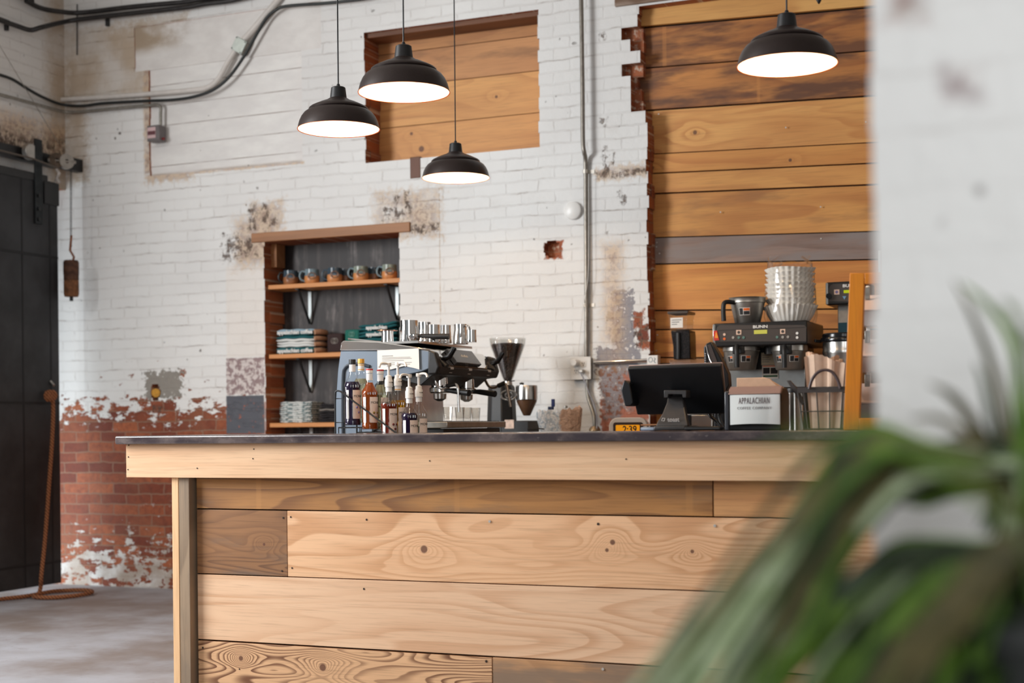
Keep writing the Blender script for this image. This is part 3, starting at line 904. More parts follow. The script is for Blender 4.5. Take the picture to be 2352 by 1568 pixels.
rope = thing('door_rope', 'thick brown rope tied to the sliding door, its end coiled on the floor', 'rope')
MB().tube(smooth_path(pts, 5), .0135, 8).build('rope_line', M_ROPE, rope)
kq = rp[0]
mb = MB()
for k in range(4):
    a_ = k * 1.1
    mb.tube([kq + Vector((.012 * math.cos(t + a_), .04 * math.cos(t), .03 * math.sin(t + a_ * .7) - .01)) for t in [2 * PI * i / 10 for i in range(10)]], .012, 7, closed=True)
mb.build('knot', M_ROPE, rope)

# ================================================================== pipes and wiring
def fixture(name, label, cat, pts, r, m, n=6, group=None, seg=12):
    return tag(MB().tube(smooth_path(pts, n), r, seg).build(name, m), label, cat, group)


M_DPIPE = plain('dark_pipe', lin(62, 60, 60), .4, .6, var=.2, scale=20)
xw, yw = XL + .05, YW - .05
fixture('conduit_pipe', 'uppermost dark conduit sweeping round the top left corner of the room', 'pipe',
        [Vector((xw, 5.0, PX(20, -22, xw).z)), PX(20, -22, xw), PX(60, 2, xw), PX(95, 19, xw), P(140, 27, yw - .12), P(190, 29, yw), P(300, 16, yw), P(420, 5, yw), P(470, -3, yw), P(640, -24, yw), P(700, -60, yw), P(705, -140, yw)], .017, M_DPIPE)
fixture('conduit_pipe', 'second dark conduit bent below the uppermost one, in the room corner', 'pipe',
        [Vector((xw, 5.0, PX(-30, 34, xw).z)), PX(-30, 34, xw), PX(0, 46, xw), PX(40, 60, xw), PX(70, 69, xw + .03), PX(95, 63, xw + .08), P(140, 52, yw - .10), P(180, 45, yw), P(300, 31, yw), P(425, 17, yw), P(470, 9, yw), P(545, -2, yw), P(600, -30, yw), P(608, -140, yw)], .017, M_DPIPE)
for u, v, lab in ((247, 52, 'small dark clip under the second conduit, on the back wall'), (15, 62, 'small dark clip under the second conduit, on the side wall')):
    q = P(u, v, YW - .012) if u > 100 else PX(u, v, XL + .012)
    tag(MB().cbox((q.x, q.y, q.z), (.024, .024, .05)).build('pipe_clip', M_DPIPE, bevel=.003), lab, 'clip')
M_WPIPE = plain('painted_pipe', lin(214, 208, 202), .5, var=.06, scale=15)
fixture('painted_pipe', 'white painted pipe rising from the left corner to the square box cover', 'pipe',
        [P(142, 229, YW - .03), P(300, 219, YW - .03), P(440, 207, YW - .03), P(478, 200, YW - .03), P(502, 180, YW - .03), P(525, 140, YW - .03), P(543, 112, YW - .03)], .017, M_WPIPE)
fixture('painted_pipe', 'white painted pipe slanting up from the square box cover to the ceiling', 'pipe',
        [P(560, 92, YW - .03), P(590, 58, YW - .03), P(640, -2, YW - .03), P(700, -74, YW - .03)], .021, M_WPIPE)
jb = thing('junction_box', 'pale green-white square box cover set diagonally between two painted pipes', 'box', P(549, 104, YW - .055))
MB().cbox((0, 0, 0), (.094, .012, .094), Matrix.Rotation(R(31), 4, 'Y')).build('cover', plain('box_cover', lin(206, 214, 206), .4, .2, var=.08, scale=30), jb, bevel=.012, seg=3)
MB().cbox((0.006, .028, -.006), (.088, .044, .088), Matrix.Rotation(R(31), 4, 'Y')).build('box', M_GALV, jb, bevel=.01)
mb = MB()
for sx in (-1, 1):
    for sz in (-1, 1):
        v_ = Matrix.Rotation(R(31), 3, 'Y') @ Vector((sx * .038, -.006, sz * .038)); mb.cyl(v_, v_ + Vector((0, -.004, 0)), .004, seg=8)
mb.build('screw', M_INK, jb)
M_CABLE = plain('black_cable', lin(26, 30, 30), .45)
fixture('black_cable', 'thick black cable draped along both walls below the painted pipe', 'cable',
        [Vector((xw, 5.0, PX(-40, 160, xw).z)), PX(-40, 160, xw), PX(0, 172, xw), PX(30, 183, xw), PX(65, 205, xw), PX(100, 224, xw), P(143, 240, yw - .02), P(190, 243, yw), P(240, 237, yw), P(330, 232, yw), P(400, 229, yw), P(450, 221, yw), P(490, 206, yw), P(525, 178, yw), P(560, 130, yw), P(590, 78, yw), P(612, 42, yw), P(634, 23, yw), P(660, 14, yw), P(740, 8, yw), P(790, 3, yw), P(850, -6, yw), P(900, -30, yw), P(912, -130, yw)], .0105, M_CABLE)
fixture('conduit_pipe', 'thin grey conduit under the black cable, ending above the small switch box', 'pipe',
        [Vector((XL + .03, 5.0, PX(-30, 209, XL + .03).z)), PX(-30, 209, XL + .03), PX(0, 217, XL + .03), PX(60, 233, XL + .03), PX(110, 247, XL + .04), P(145, 256, YW - .06), P(180, 257, YW - .03), P(250, 250, YW - .03), P(340, 242, YW - .03), P(362, 241, YW - .03), P(369, 247, YW - .03), P(369, 262, YW - .03), P(369, 294, YW - .03)], .0105, M_GALV)
sb = thing('switch_box', 'small grey electrical switch box with a pink label on the white boards', 'switch', P(367, 310, YW))
MB().box((-.052, -.075, -.054), (.052, 0, .054)).build('case', plain('grey_enamel', lin(112, 106, 106), .45, .2, var=.08), sb, bevel=.006)
MB().box((-.045, -.077, -.034), (.022, -.0745, .040)).build('label_plate', plain('pink_label', lin(206, 176, 176), .5), sb)
MB().box((-.042, -.0785, -.012), (.02, -.0765, .014)).build('label_band', plain('maroon_label', lin(96, 48, 54), .5), sb)
MB().cyl((.052, -.04, -.038), (.068, -.04, -.038), .009).build('knob', plain('red_knob', lin(128, 34, 34), .5), sb)
tag(MB().tube([PX(-60, 6, -6.62), P(133, 327, 7.90)], .0022, 6).build('guy_wire', M_GALV), 'thin straight wire slanting down across the top left corner', 'wire')
tag(MB().tube([P(177, 10, YW - .008), P(177, 126, YW - .006)], .004, 6).build('hanging_rod', M_BLACK), 'thin dark rod hanging below the conduits near the left corner', 'rod')

# tall conduit down to the outlet box
yc0 = YW - .062
fixture('wall_conduit', 'tall galvanised conduit running down the white brick beside the boarded doorway', 'pipe',
        [P(1334, -60, yc0), P(1336, 60, yc0), P(1338, 200, yc0), P(1339, 320, yc0), P(1342, 350, yc0 + .005), P(1345, 375, YW - .022), P(1346, 500, YW - .02), P(1347, 650, YW - .02), P(1347, 822, YW - .02)], .0132, plain('conduit_steel', lin(140, 134, 126), .4, .75, var=.15, scale=30), n=4)
for i, (u, v) in enumerate(((1350, 395), (1350, 701))):
    q = P(u, v, YW)
    mb = MB().cbox((q.x + .014, YW - .002, q.z), (.06, .004, .022)); mb.cyl((q.x - .008, YW - .02, q.z - .011), (q.x - .008, YW - .02, q.z + .011), .0155, seg=18)
    tag(mb.build('pipe_strap', plain('strap_zinc', lin(206, 200, 190), .4, .5)), ('upper' if i == 0 else 'lower') + ' zinc strap holding the tall conduit to the wall, ' + ('near the small scorched ledge' if i == 0 else 'above the outlet box'), 'bracket')
da = thing('smoke_alarm', 'round white alarm on the brick just left of the tall conduit', 'alarm', P(1317, 484, YW))
MB().lathe([(0, .024), (.048, .023), (.054, .018), (.056, 0)], 36, (0, 0, 0), Matrix.Rotation(R(90), 3, 'X')).build('dome', M_WHITE, da)
fixture('thin_wire', 'thin white wire hanging loosely in front of the tall conduit', 'wire',
        [P(1352, 400, YW - .04), P(1352, 560, YW - .04), P(1350, 640, YW - .045), P(1340, 700, YW - .04), P(1331, 780, YW - .03), P(1328, 822, YW - .02)], .0016, M_WHITE, seg=6)
ob = thing('outlet_box', 'white double outlet box at the foot of the tall conduit', 'outlet', P(1340, 846, YW))
hw, hh = 25 * S(1340, YW), 26 * S(1340, YW)
MB().box((-hw, -.052, -hh), (hw, -.046, hh)).build('cover_plate', M_WHITE, ob, bevel=.003)
MB().box((-hw + .006, -.046, -hh + .006), (hw - .006, 0, hh - .006)).build('box', M_GALV, ob)
for k, (u, v) in enumerate(((1330, 853), (1347, 836), (1347, 856), (1330, 834))):
    q = P(u, v, YW); l = q - P(1340, 846, YW)
    o_ = MB().cbox((l.x, -.053, l.z), (.034, .004, .036)).build('socket', M_PAPER, ob, bevel=.004)
    mb = MB(); mb.cbox((l.x - .006, -.0555, l.z + .004), (.003, .002, .009)); mb.cbox((l.x + .006, -.0555, l.z + .004), (.003, .002, .009)); mb.cyl((l.x, -.0545, l.z - .009), (l.x, -.0565, l.z - .009), .0028, seg=8)
    mb.build('slot', M_INK, o_)
q = P(1331, 834, YW)
ad = thing('plug_adapter', 'round white plug adapter pushed into the upper left socket', 'plug', (q.x, YW - .056, q.z))
MB().cyl((0, 0, 0), (0, -.05, 0), .021, .020, 28).build('adapter_body', M_WHITE, ad, bevel=.003)
q = P(1346, 853, YW)
pl = thing('power_plug', 'grey plug and cord leading down from the outlet box', 'plug', (0, 0, 0))
MB().cbox((q.x, YW - .075, q.z), (.026, .036, .02)).build('plug_head', M_DSTEEL, pl, bevel=.004)
MB().tube(smooth_path([(q.x - .004, YW - .09, q.z - .005), P(1345, 880, YW - .09), P(1354, 905, YW - .09), P(1364, 925, YW - .09), P(1370, 950, YW - .09), P(1371, 990, YW - .09), P(1371, 1010, YW - .10)], 6), .0042, 8).build('cord', plain('grey_cord', lin(148, 148, 156), .5), pl)
fixture('wall_conduit', 'bent grey conduit dropping from the outlet box to the work counter', 'pipe',
        [P(1349, 872, YW - .025), P(1349, 895, YW - .025), P(1352, 915, YW - .03), P(1360, 940, YW - .05), P(1365, 960, YW - .07), P(1366, 985, YW - .07), P(1366, 1008, YW - .07)], .0125, M_GALV)
tag(MB().lathe([(.013, 0), (.034, 0), (.034, .012), (.022, .03), (.013, .03)], 24, (P(1366, 985, YW - .07).x, YW - .07, P(1366, 990, YW).z)).build('pipe_flange', plain('brass_flange', lin(150, 128, 100), .4, .7)), 'round flange at the foot of the bent conduit', 'flange')
fixture('wall_conduit', 'shiny horizontal conduit from the outlet box to the small switch cover', 'pipe',
        [P(1364, 832, YW - .03), P(1420, 830, YW - .03), P(1490, 827, YW - .03)], .011, M_CHROME, n=2)
sw = thing('switch_cover', 'small white switch box with doodled marks beside the plank wall', 'switch', P(1500, 829, YW - .05))
MB().box((-.036, -.004, -.034), (.030, .05, .034)).build('case', M_WHITE, sw, bevel=.003)
mb = MB().tube([Vector((-.014 + .012 * math.cos(t), -.0055, .008 + .014 * math.sin(t))) for t in [2 * PI * k / 14 for k in range(14)]], .0012, 5, closed=True)
mb.tube([Vector(p) for p in ((.008, -.0055, .02), (.016, -.0055, .012), (.006, -.0055, .0), (.016, -.0055, -.012))], .0016, 5)
mb.build('doodle', plain('blue_ink', lin(60, 110, 130), .6), sw)
fixture('drain_pipe', 'yellow pipe end inside the round hole of the left brick wall', 'pipe',
        [P(359, 902, YW + .055), P(358, 902, YW + .01)], .030, plain('yellow_pipe', lin(206, 150, 44), .5, var=.2), n=2, seg=20)

# ================================================================== niche shelves, mugs, folded shirts
M_SHELF = wood('shelf_pine', (222, 152, 88), (182, 112, 56), 3.9, 7, lines=.3)
shelf_z = []
for i, (u, v, lab) in enumerate(((617, 655, 'top wooden shelf of the wall niche, carrying the mugs'), (617, 814, 'middle wooden shelf of the wall niche, carrying folded shirts'), (621, 971.5, 'lowest wooden shelf of the wall niche, just above the bar top'))):
    z1 = P(u, v, 8.10).z; shelf_z.append(z1)
    sh = thing('wall_shelf', lab, 'shelf', (0, 0, z1), group='shelves in the brick niche')
    MB().box((ON[0] + .012, 8.098, -.028), (ON[1] - .004, YN - .003, 0)).build('board', M_SHELF, sh, bevel=.002)
    for uu in (713.5, 914):
        x = P(uu, 700, YN).x
        b = MB().prism([(x - .012, -.035), (x + .012, -.035), (x + .012, -.235), (x, -.255), (x - .012, -.235)], YN - .012, YN - .004, 'y').build('bracket', plain('bracket_white', lin(206, 216, 218), .4, .2), sh, bevel=.001)
        mb = MB().tube([(x, YN - .014, -.25), (x, 8.15, -.034)], .009, 8); mb.box((x - .012, 8.13, -.036), (x + .012, YN - .006, -.0285))
        mb.build('strut', M_BLACK, b)

M_CLAY = plain('clay_glaze', lin(206, 138, 84), .35, var=.15, scale=20)
M_CLAYD = plain('clay_glaze_dark_brown', lin(150, 98, 62), .35, var=.15, scale=20)  # darker brown clay of the first mug and the back row
M_BLUEG = plain('blue_grey_glaze', lin(122, 142, 150), .2, var=.2, scale=18)
M_GREENG = plain('green_grey_glaze', lin(140, 150, 138), .2, var=.2, scale=18)
M_DARKG = plain('dark_blue_glaze', lin(66, 82, 94), .2, var=.2, scale=18)


def make_mug(name, lab, top, clay, hcol):
    m = thing(name, lab, 'mug', group='mugs on the top niche shelf')
    r = .050
    MB().lathe([(0, 0), (r * .88, 0), (r * .98, .008), (r * 1.02, .03), (r * .985, .05), (r * .94, .0505), (0, .0505)], 32).build('body', clay, m)
    MB().lathe([(r * .985, .0502), (r * .93, .07), (r * .92, .094), (r * .86, .094), (r * .86, .053), (r * .985, .0502)], 32).build('glazed_rim', top, m)
    MB().tube(smooth_path([(-r * .88, 0, .078), (-r * 1.35, 0, .082), (-r * 1.62, 0, .058), (-r * 1.5, 0, .03), (-r * .95, 0, .016)], 5), .0062, 10).build('handle', hcol, m)
    mb = MB().lathe([(.020, .0), (.023, .0018), (.020, .0035), (.017, .0018)], 26, (0, 0, 0), None, closed=True, sx=1.25)
    bmesh.ops.transform(mb.bm, matrix=TM(0, -r * 1.0, .048) @ Matrix.Rotation(R(90), 4, 'X'), verts=mb.bm.verts)
    e = mb.build('emblem', plain('emblem_' + lab[:9].replace(' ', ''), lin(128, 92, 70), .4), m)
    mb = MB()
    for k in (-1, 0, 1): mb.prism([(k * .009 - .008, .042), (k * .009, .052 + (.004 if k == 0 else 0)), (k * .009 + .008, .042)], -r * 1.03, -r * .98, 'y')
    mb.build('emblem_hills', M_DARKG, e, smooth=0)
    return m


mz = shelf_z[0]
mug_specs = [(668, 'darker blue-rimmed clay mug, first from the left on the niche shelf', M_DARKG, M_CLAYD, M_BLACKG), (717, 'clay mug with pale blue rim and white handle, second from the left', M_BLUEG, M_CLAY, M_BLUEG),
             (769, 'clay mug with grey handle, in the middle of the front row', M_DARKG, M_CLAY, M_DARKG), (829, 'clay mug with greenish rim, fourth from the left', M_GREENG, M_CLAY, M_BLUEG), (895, 'clay mug at the right end of the niche shelf', M_GREENG, M_CLAY, M_BLUEG)]
for u, lab, t, c, h in mug_specs:
    m = make_mug('mug', lab, t, c, h); q = P(u, 640, 8.155); m.location = (q.x, 8.155, mz); m.rotation_euler = (0, 0, R(28))
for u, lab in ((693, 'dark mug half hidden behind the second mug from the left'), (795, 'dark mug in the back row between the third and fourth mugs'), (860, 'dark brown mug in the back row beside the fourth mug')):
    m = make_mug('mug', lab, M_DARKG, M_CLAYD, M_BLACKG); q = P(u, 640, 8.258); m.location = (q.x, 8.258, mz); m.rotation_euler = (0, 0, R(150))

M_TEAL = plain('teal_cotton', lin(22, 92, 98), .9, bump=.3, scale=300)
M_WCOT = plain('white_cotton', lin(228, 230, 228), .9, var=.05, bump=.3, scale=200)
M_TAN = plain('tan_cotton', lin(178, 134, 104), .9, bump=.3, scale=200)
M_LBLUE = plain('light_blue_cotton', lin(150, 178, 194), .9, bump=.3, scale=200)
M_DKCOT = plain('charcoal_cotton', lin(42, 40, 44), .9, var=.3, bump=.4, scale=30)
M_DKG = plain('pale_streaked_cotton', lin(140, 136, 132), .9, var=.3, bump=.4, scale=30)
gg = G('streaked_cotton'); pp_ = gg.coord(); nn = gg.noise(pp_, 26, 3, .6, 1.5)
M_TIE = gg.finish(gg.pbr(gg.mix(nn.step(.50, .62), lin(226, 230, 228), lin(84, 116, 122)), .9, 0, gg.bump(nn, .5, .006)))


def shirt(lab, group, loc, w, h, m, m2=None, txt=None, depth=.19, rz=0.0, sag=0.0, tcol=None):
    t = thing('folded_shirt', lab, 'shirt', loc, rz, group)
    mb = MB()
    n = 12; rows = []
    for s_ in range(2):            # two folds, rounded front edge
        z0, z1 = h * (.5 * s_), h * (.5 * s_ + .5)
        prof = [(depth, z0), (.014, z0)] + [(.014 - .016 * math.cos(a), (z0 + z1) / 2 + (z1 - z0) / 2 * math.sin(a)) for a in [R(-70 + 35 * k) for k in range(5)]] + [(.014, z1), (depth, z1)]
        ring = []
        for i in range(n + 1):
            x = -w / 2 + w * i / n
            e = 1 - .45 * (abs(2 * i / n - 1) ** 6)
            dz = math.sin(i * 1.3 + loc[2] * 40) * .0022 + sag * (i / n) ** 2
            ring.append([(x, y + (0 if y > .1 else (1 - e) * .02), (z0 + z1) / 2 + (z - (z0 + z1) / 2) * e + dz) for y, z in prof])
        k = len(prof); vs = [p for rg in ring for p in rg]
        fs = [(a * k + b, a * k + (b + 1) % k, (a + 1) * k + (b + 1) % k, (a + 1) * k + b) for a in range(n) for b in range(k)] + [tuple(range(k)), tuple(range(n * k, n * k + k))]
        mb.mi = s_ if m2 is not None else 0
        mb._new(vs, fs)
    mb.build('cloth', [m, m2] if m2 is not None else m, t, smooth=60)
    if txt:
        mb = MB(); mb.text(txt, h * .85, TM(0, -.006, h * .5) @ fmat(), .002, .96, bold=.0012)
        mb.build('lettering', tcol or M_WCOT, t, smooth=0)
    return t


s2 = shelf_z[1]
gs = 'folded shirts on the niche shelves'
sc = S(680, 8.13)
xq = lambda u, y=8.13: P(u, 780, y).x
hh = .0375
for k, (lab, a, b, tx) in enumerate((('teal folded shirt with white lettering at the bottom of the left stack', M_TEAL, M_TEAL, 'appalachian coffee'),
                                     ('white folded shirt second from the bottom of the lettered stack', M_WCOT, M_WCOT, None),
                                     ('white and teal folded shirt in the middle of the lettered stack', M_WCOT, M_TEAL, None),
                                     ('teal folded shirt with lettering topping the left stack', M_TEAL, M_LBLUE, 'appalachian coffee'))):
    hk = hh * (1.15 if k in (0, 3) else .95)
    zk = s2 + sum([hh * 1.15, hh * .95, hh * .95][:k]) + .0025 * k
    st = shirt(lab, gs, (xq(679), 8.125, zk), .285 - .012 * (k % 2), hk, a, b, tx, depth=.16, rz=R(5))
    MB().tube(smooth_path([(.142, .0, hk * .45), (.165, .03, hk * .5), (.172, .07, hk * .5), (.165, .12, hk * .5)], 4), [hk * .42] * 13, 10).build('rolled_sleeve', M_TAN, st)
dk = thing('shirt_roll', 'dark brown folded shirt with a round white emblem, standing between the two stacks', 'shirt', (xq(765), 8.15, s2), R(5))
MB().box((-.056, 0, 0), (.056, .10, .128)).build('cloth', plain('brown_cotton', lin(52, 36, 36), .9, bump=.3, scale=200), dk, bevel=.014, seg=3)
mb = MB()
for k in range(3): mb.tube([Vector((.012 * k - .012 + .012 * math.cos(t), -.003, .078 + .018 * math.sin(t))) for t in [2 * PI * i / 14 for i in range(14)]], .0018, 5, closed=True)
mb.tube([(0, -.003, .058), (0, -.003, .098)], .002, 5); mb.build('emblem', M_DKG, dk)
gb = thing('shirt_roll', 'green folded shirt with a pale emblem, left of the right-hand lettered stack', 'shirt', (xq(803), 8.16, s2), R(4))
MB().box((-.052, 0, 0), (.052, .10, .150)).build('cloth', plain('green_cotton', lin(30, 104, 92), .9, bump=.3, scale=200), gb, bevel=.012, seg=3)
mb = MB()
for k in range(3): mb.tube([Vector((.010 * k - .01 + .010 * math.cos(t), -.003, .118 + .016 * math.sin(t))) for t in [2 * PI * i / 12 for i in range(12)]], .0016, 5, closed=True)
mb.build('emblem', plain('pale_green_print', lin(120, 170, 158), .9), gb)
for k, (lab, z) in enumerate((('teal folded shirt at the bottom of the right stack, hidden behind the machine', 0), ('plain teal folded shirt under the lettered shirts of the right stack', .045), ('teal lettered shirt second from the top of the right stack', .09), ('teal lettered shirt topping the right stack, its cloth rising in a hump', .133))):
    shirt(lab, gs, (xq(866), 8.13, s2 + z), .27, .040, M_TEAL, M_TEAL, 'appalachian' if k > 1 else None, depth=.15, rz=R(3), sag=.022 * (k / 3))
s3 = shelf_z[2]
for k in range(5):
    shirt(('lowest', 'second lowest', 'middle', 'second highest', 'topmost')[k] + ' pale streaked shirt of the folded pile on the lowest shelf', gs, (xq(676) + .004 * math.sin(k * 2), 8.13, s3 + k * .0283), .235, .0275, M_TIE, M_TIE, depth=.16, rz=R(4))
for k in range(4):
    shirt(('bottom', 'lower', 'upper', 'top')[k] + ' charcoal shirt of the dark pile on the lowest shelf', gs, (xq(760), 8.135, s3 + k * .031), .20, .029, M_DKCOT, M_DKG if k in (2,) else M_DKCOT, depth=.16, rz=R(2))

# ================================================================== espresso machine on the return
YM, YM2 = 6.25, 6.985
Q = lambda u, v: (P(u, v, YM).x, P(u, v, YM).z)
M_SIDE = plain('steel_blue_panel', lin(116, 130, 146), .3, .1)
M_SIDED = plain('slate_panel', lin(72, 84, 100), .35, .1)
em = thing('espresso_machine', 'large blue-grey and chrome espresso machine with steam wands behind the bar', 'espresso machine')
low = WZ + .03
poly = [Q(771, 925), Q(776, 850), Q(782, 806), Q(868, 806), Q(968, 803), Q(985, 806), Q(988, 845), Q(968, 853), Q(925, 862), Q(880, 868), Q(862, 884), Q(856, 930)]
poly = [(Q(768, 990)[0], low)] + poly + [(Q(854, 990)[0], low)]
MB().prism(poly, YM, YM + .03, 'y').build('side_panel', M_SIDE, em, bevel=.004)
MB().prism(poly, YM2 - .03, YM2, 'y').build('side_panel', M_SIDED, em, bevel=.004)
MB().prism([Q(782, 805), Q(784, 787), Q(790, 782), Q(868, 784), Q(905, 789), Q(968, 799), Q(972, 803)], YM - .006, YM2, 'y').build('chrome_cover', M_CHROME, em, bevel=.006, seg=3)
mb = MB().tube(smooth_path([(Q(788, 990)[0], YM - .002, low + .01)] + [(Q(u, v)[0], YM - .002, Q(u, v)[1]) for u, v in ((788, 930), (789, 862), (793, 846), (803, 838), (826, 836), (850, 842))], 5), .009, 8)
mb.build('panel_groove', plain('groove_dark', lin(44, 52, 62), .4), em)
nose = [Q(968, 800), Q(984, 805), Q(1003, 836), Q(1009, 842), Q(1004, 858), Q(985, 864), Q(930, 874), Q(880, 872), Q(890, 855), Q(975, 842)]
MB().prism([Q(968, 806), Q(976, 807), Q(1001, 839), Q(1009, 842), Q(1003, 859), Q(985, 862), Q(960, 884), Q(900, 868), Q(880, 850), Q(960, 840)], YM + .032, YM2 - .032, 'y').build('underbody', M_BLACK, em, bevel=.003)
MB().prism([Q(984, 804), Q(1000, 809), Q(1009, 842), Q(1003, 859), Q(983, 860)], YM - .006, YM + .04, 'y').build('end_cap', M_BLACK, em, bevel=.008, seg=3)
MB().prism([Q(984, 804), Q(1000, 809), Q(1009, 842), Q(1003, 859), Q(983, 860)], YM2 - .04, YM2 + .006, 'y').build('end_cap', M_BLACK, em, bevel=.008, seg=3)
a, b = Q(978, 802), Q(1003, 836)
MB().prism([a, b, (b[0] - .004, b[1] - .006), (a[0] - .006, a[1] - .004)], YM + .045, YM2 - .045, 'y').build('mirror_fascia', M_CHROME, em)
nb = Vector((b[0] - a[0], 0, b[1] - a[1])).normalized()
nrm = Vector((-nb.z, 0, nb.x)); nrm = nrm if nrm.x > 0 else -nrm
ctr = Vector(((a[0] + b[0]) / 2, 6.60, (a[1] + b[1]) / 2))
Md = Matrix((Vector((0, 1, 0)), -nb, nrm)).transposed().to_4x4(); Md.translation = ctr + nrm * .012
dsp = MB().cbox((0, 0, 0), (.30, .092, .022), Md).build('display', plain('display_dark', lin(74, 74, 76), .15, .3), em, bevel=.003)
mb = MB()
for k_, h_ in enumerate((.010, .016, .007, .014, .016, .009, .013)): mb.cbox(((k_ - 3) * .011, -.004 + h_ / 2, .0114), (.006, h_, .001), Md)
mb.build('display_readout', M_PAPER, dsp, smooth=0)
M_BTN = plain('button_grey', lin(206, 200, 194), .4)
for yy in (6.40, 6.62, 6.86):
    for k, v in enumerate((843, 852)):
        x, z = Q(1008 - k * 2, v); MB().cbox((x - .004 - k * .004, yy, z), (.012, .035, .012 - .003 * k)).build('button', M_BTN, em, bevel=.001)
for yy, d in ((6.33, 0), (6.93, 0)):
    x, z = Q(1003, 832)
    lv = MB().tube([(x - .02, yy, z + .012), (x + .03, yy, z + .03), (x + .055, yy + .01, z + .075)], [.013, .015, .013], 12).build('steam_lever', M_BLACKG, em)
    MB().tube([(x - .03, yy, z + .02), (x + .016, yy, z - .018)], .018, 12).build('lever_hub', M_BLACK, lv)
mb = MB().box((-3.56, YM + .04, WZ + .05), (-3.36, YM2 - .04, 1.40)); mb.build('back_body', M_DSTEEL, em)
MB().box((-3.36, YM + .04, 1.09), (-3.345, YM2 - .04, 1.32)).build('splash_plate', M_STEEL, em)
for yy in (6.46, 6.78):
    xg, zg = -3.13, Q(1000, 862)[1]
    gh = MB().lathe([(0, .0), (.040, 0), (.042, -.05), (.052, -.055), (.052, -.075), (.046, -.082), (0, -.082)], 28, (xg, yy, zg)).build('group_head', M_CHROME, em)
    MB().lathe([(0, -.084), (.034, -.084), (.032, -.11), (.012, -.122), (0, -.122)], 24, (xg, yy, zg)).build('filter_basket', M_STEEL, gh)
    MB().tube([(xg + .04, yy - .01, zg - .068), (xg + .09, yy - .03, zg - .072), (xg + .19, yy - .06, zg - .085)], [.010, .014, .017], 12).build('portafilter_handle', M_BLACK, gh)
MB().tube(smooth_path([P(u, v, y) for u, v, y in ((996, 862, 6.36), (1001, 878, 6.36), (1008, 889, 6.37), (1020, 891, 6.38), (1034, 884, 6.39), (1047, 883, 6.40), (1052, 893, 6.40), (1053, 915, 6.40), (1054, 946, 6.40))], 5), .0068, 10).build('steam_wand', M_CHROME, em)
MB().tube(smooth_path([P(u, v, 7.02) for u, v in ((1108, 860), (1116, 876), (1124, 888), (1136, 890), (1148, 883), (1158, 880), (1164, 888), (1168, 908), (1173, 934))], 5), .0075, 10).build('steam_wand', plain('bronze_steel', lin(150, 134, 120), .25, .9), em)
mb = MB().tube([P(1024, 887, 6.385), P(1046, 882, 6.40)], .0105, 10); mb.build('wand_grip', M_RUBBER, em)
mb = MB().tube([P(1144, 886, 7.02), P(1160, 879, 7.02)], .0125, 10); mb.build('wand_grip', M_RUBBER, em)
mb = MB().tube([P(1004, 866, 6.62), P(1004, 900, 6.62)], .006, 8); mb.cyl(P(1004, 898, 6.62), P(1004, 918, 6.62), .013, .010); mb.build('water_spout', M_DSTEEL, em)
zt, zb = P(1020, 968, YM).z, P(1020, 983, YM).z
tray = MB().box((-3.345, YM + .005, zb), (-2.992, YM2 - .005, zt)).build('drip_tray', M_DSTEEL, em, bevel=.004)
mb = MB()
for k in range(16): mb.box((-3.33, YM + .04 + k * .042, zt), (-3.01, YM + .05 + k * .042, zt + .003))
mb.build('grate', M_BLACK, tray, smooth=0)
MB().box((-3.54, YM + .02, WZ + .045), (-3.02, YM2 - .02, zb - .002)).build('base', M_BLACK, em, bevel=.004)
for sx in (-3.5, -3.07):
    for yy in (YM + .08, YM2 - .08): MB().cyl((sx, yy, WZ), (sx, yy, WZ + .05), .022).build('foot', M_STEEL, em)
dk_z = Q(900, 788)[1] + .012
DKY = 6.45
mb = MB().tube([(-3.55, YM + .03, dk_z + .02), (-3.55, YM2 - .03, dk_z + .02)], .005, 8)
mb.build('cup_rail', M_CHROME, em)
# deck under the cups
MB().box((-3.56, YM + .05, dk_z - .012), (-3.17, YM2 - .04, dk_z)).build('cup_deck', M_STEEL, em)

# notice hanging on the machine's side
nt = thing('paper_notice', 'white printed sheet taped to the side of the espresso machine', 'notice')
z = lambda v: Q(910, v)[1]; x = lambda u: Q(u, 830)[0]
yN = YM - .009
MB()._new
mb = MB(); n = 10
pts = [(x(869), z(803)), (x(964), z(802)), (x(965), z(850)), (x(952), z(846)), (x(930), z(841)), (x(900), z(848)), (x(869), z(849))]
mb.prism(pts, yN - .0008, yN, 'y'); sheet = mb.build('sheet', M_PAPER, nt, smooth=0)
for k, (v, u1) in enumerate(((817, 905), (821, 945), (824, 948), (828, 930), (833, 948), (837, 944))):
    MB().box((x(880), yN - .0016, z(v) - .0012), (x(u1), yN - .0009, z(v) + .0010)).build('printed_line', M_GREYINK if k else M_INK, nt, smooth=0)


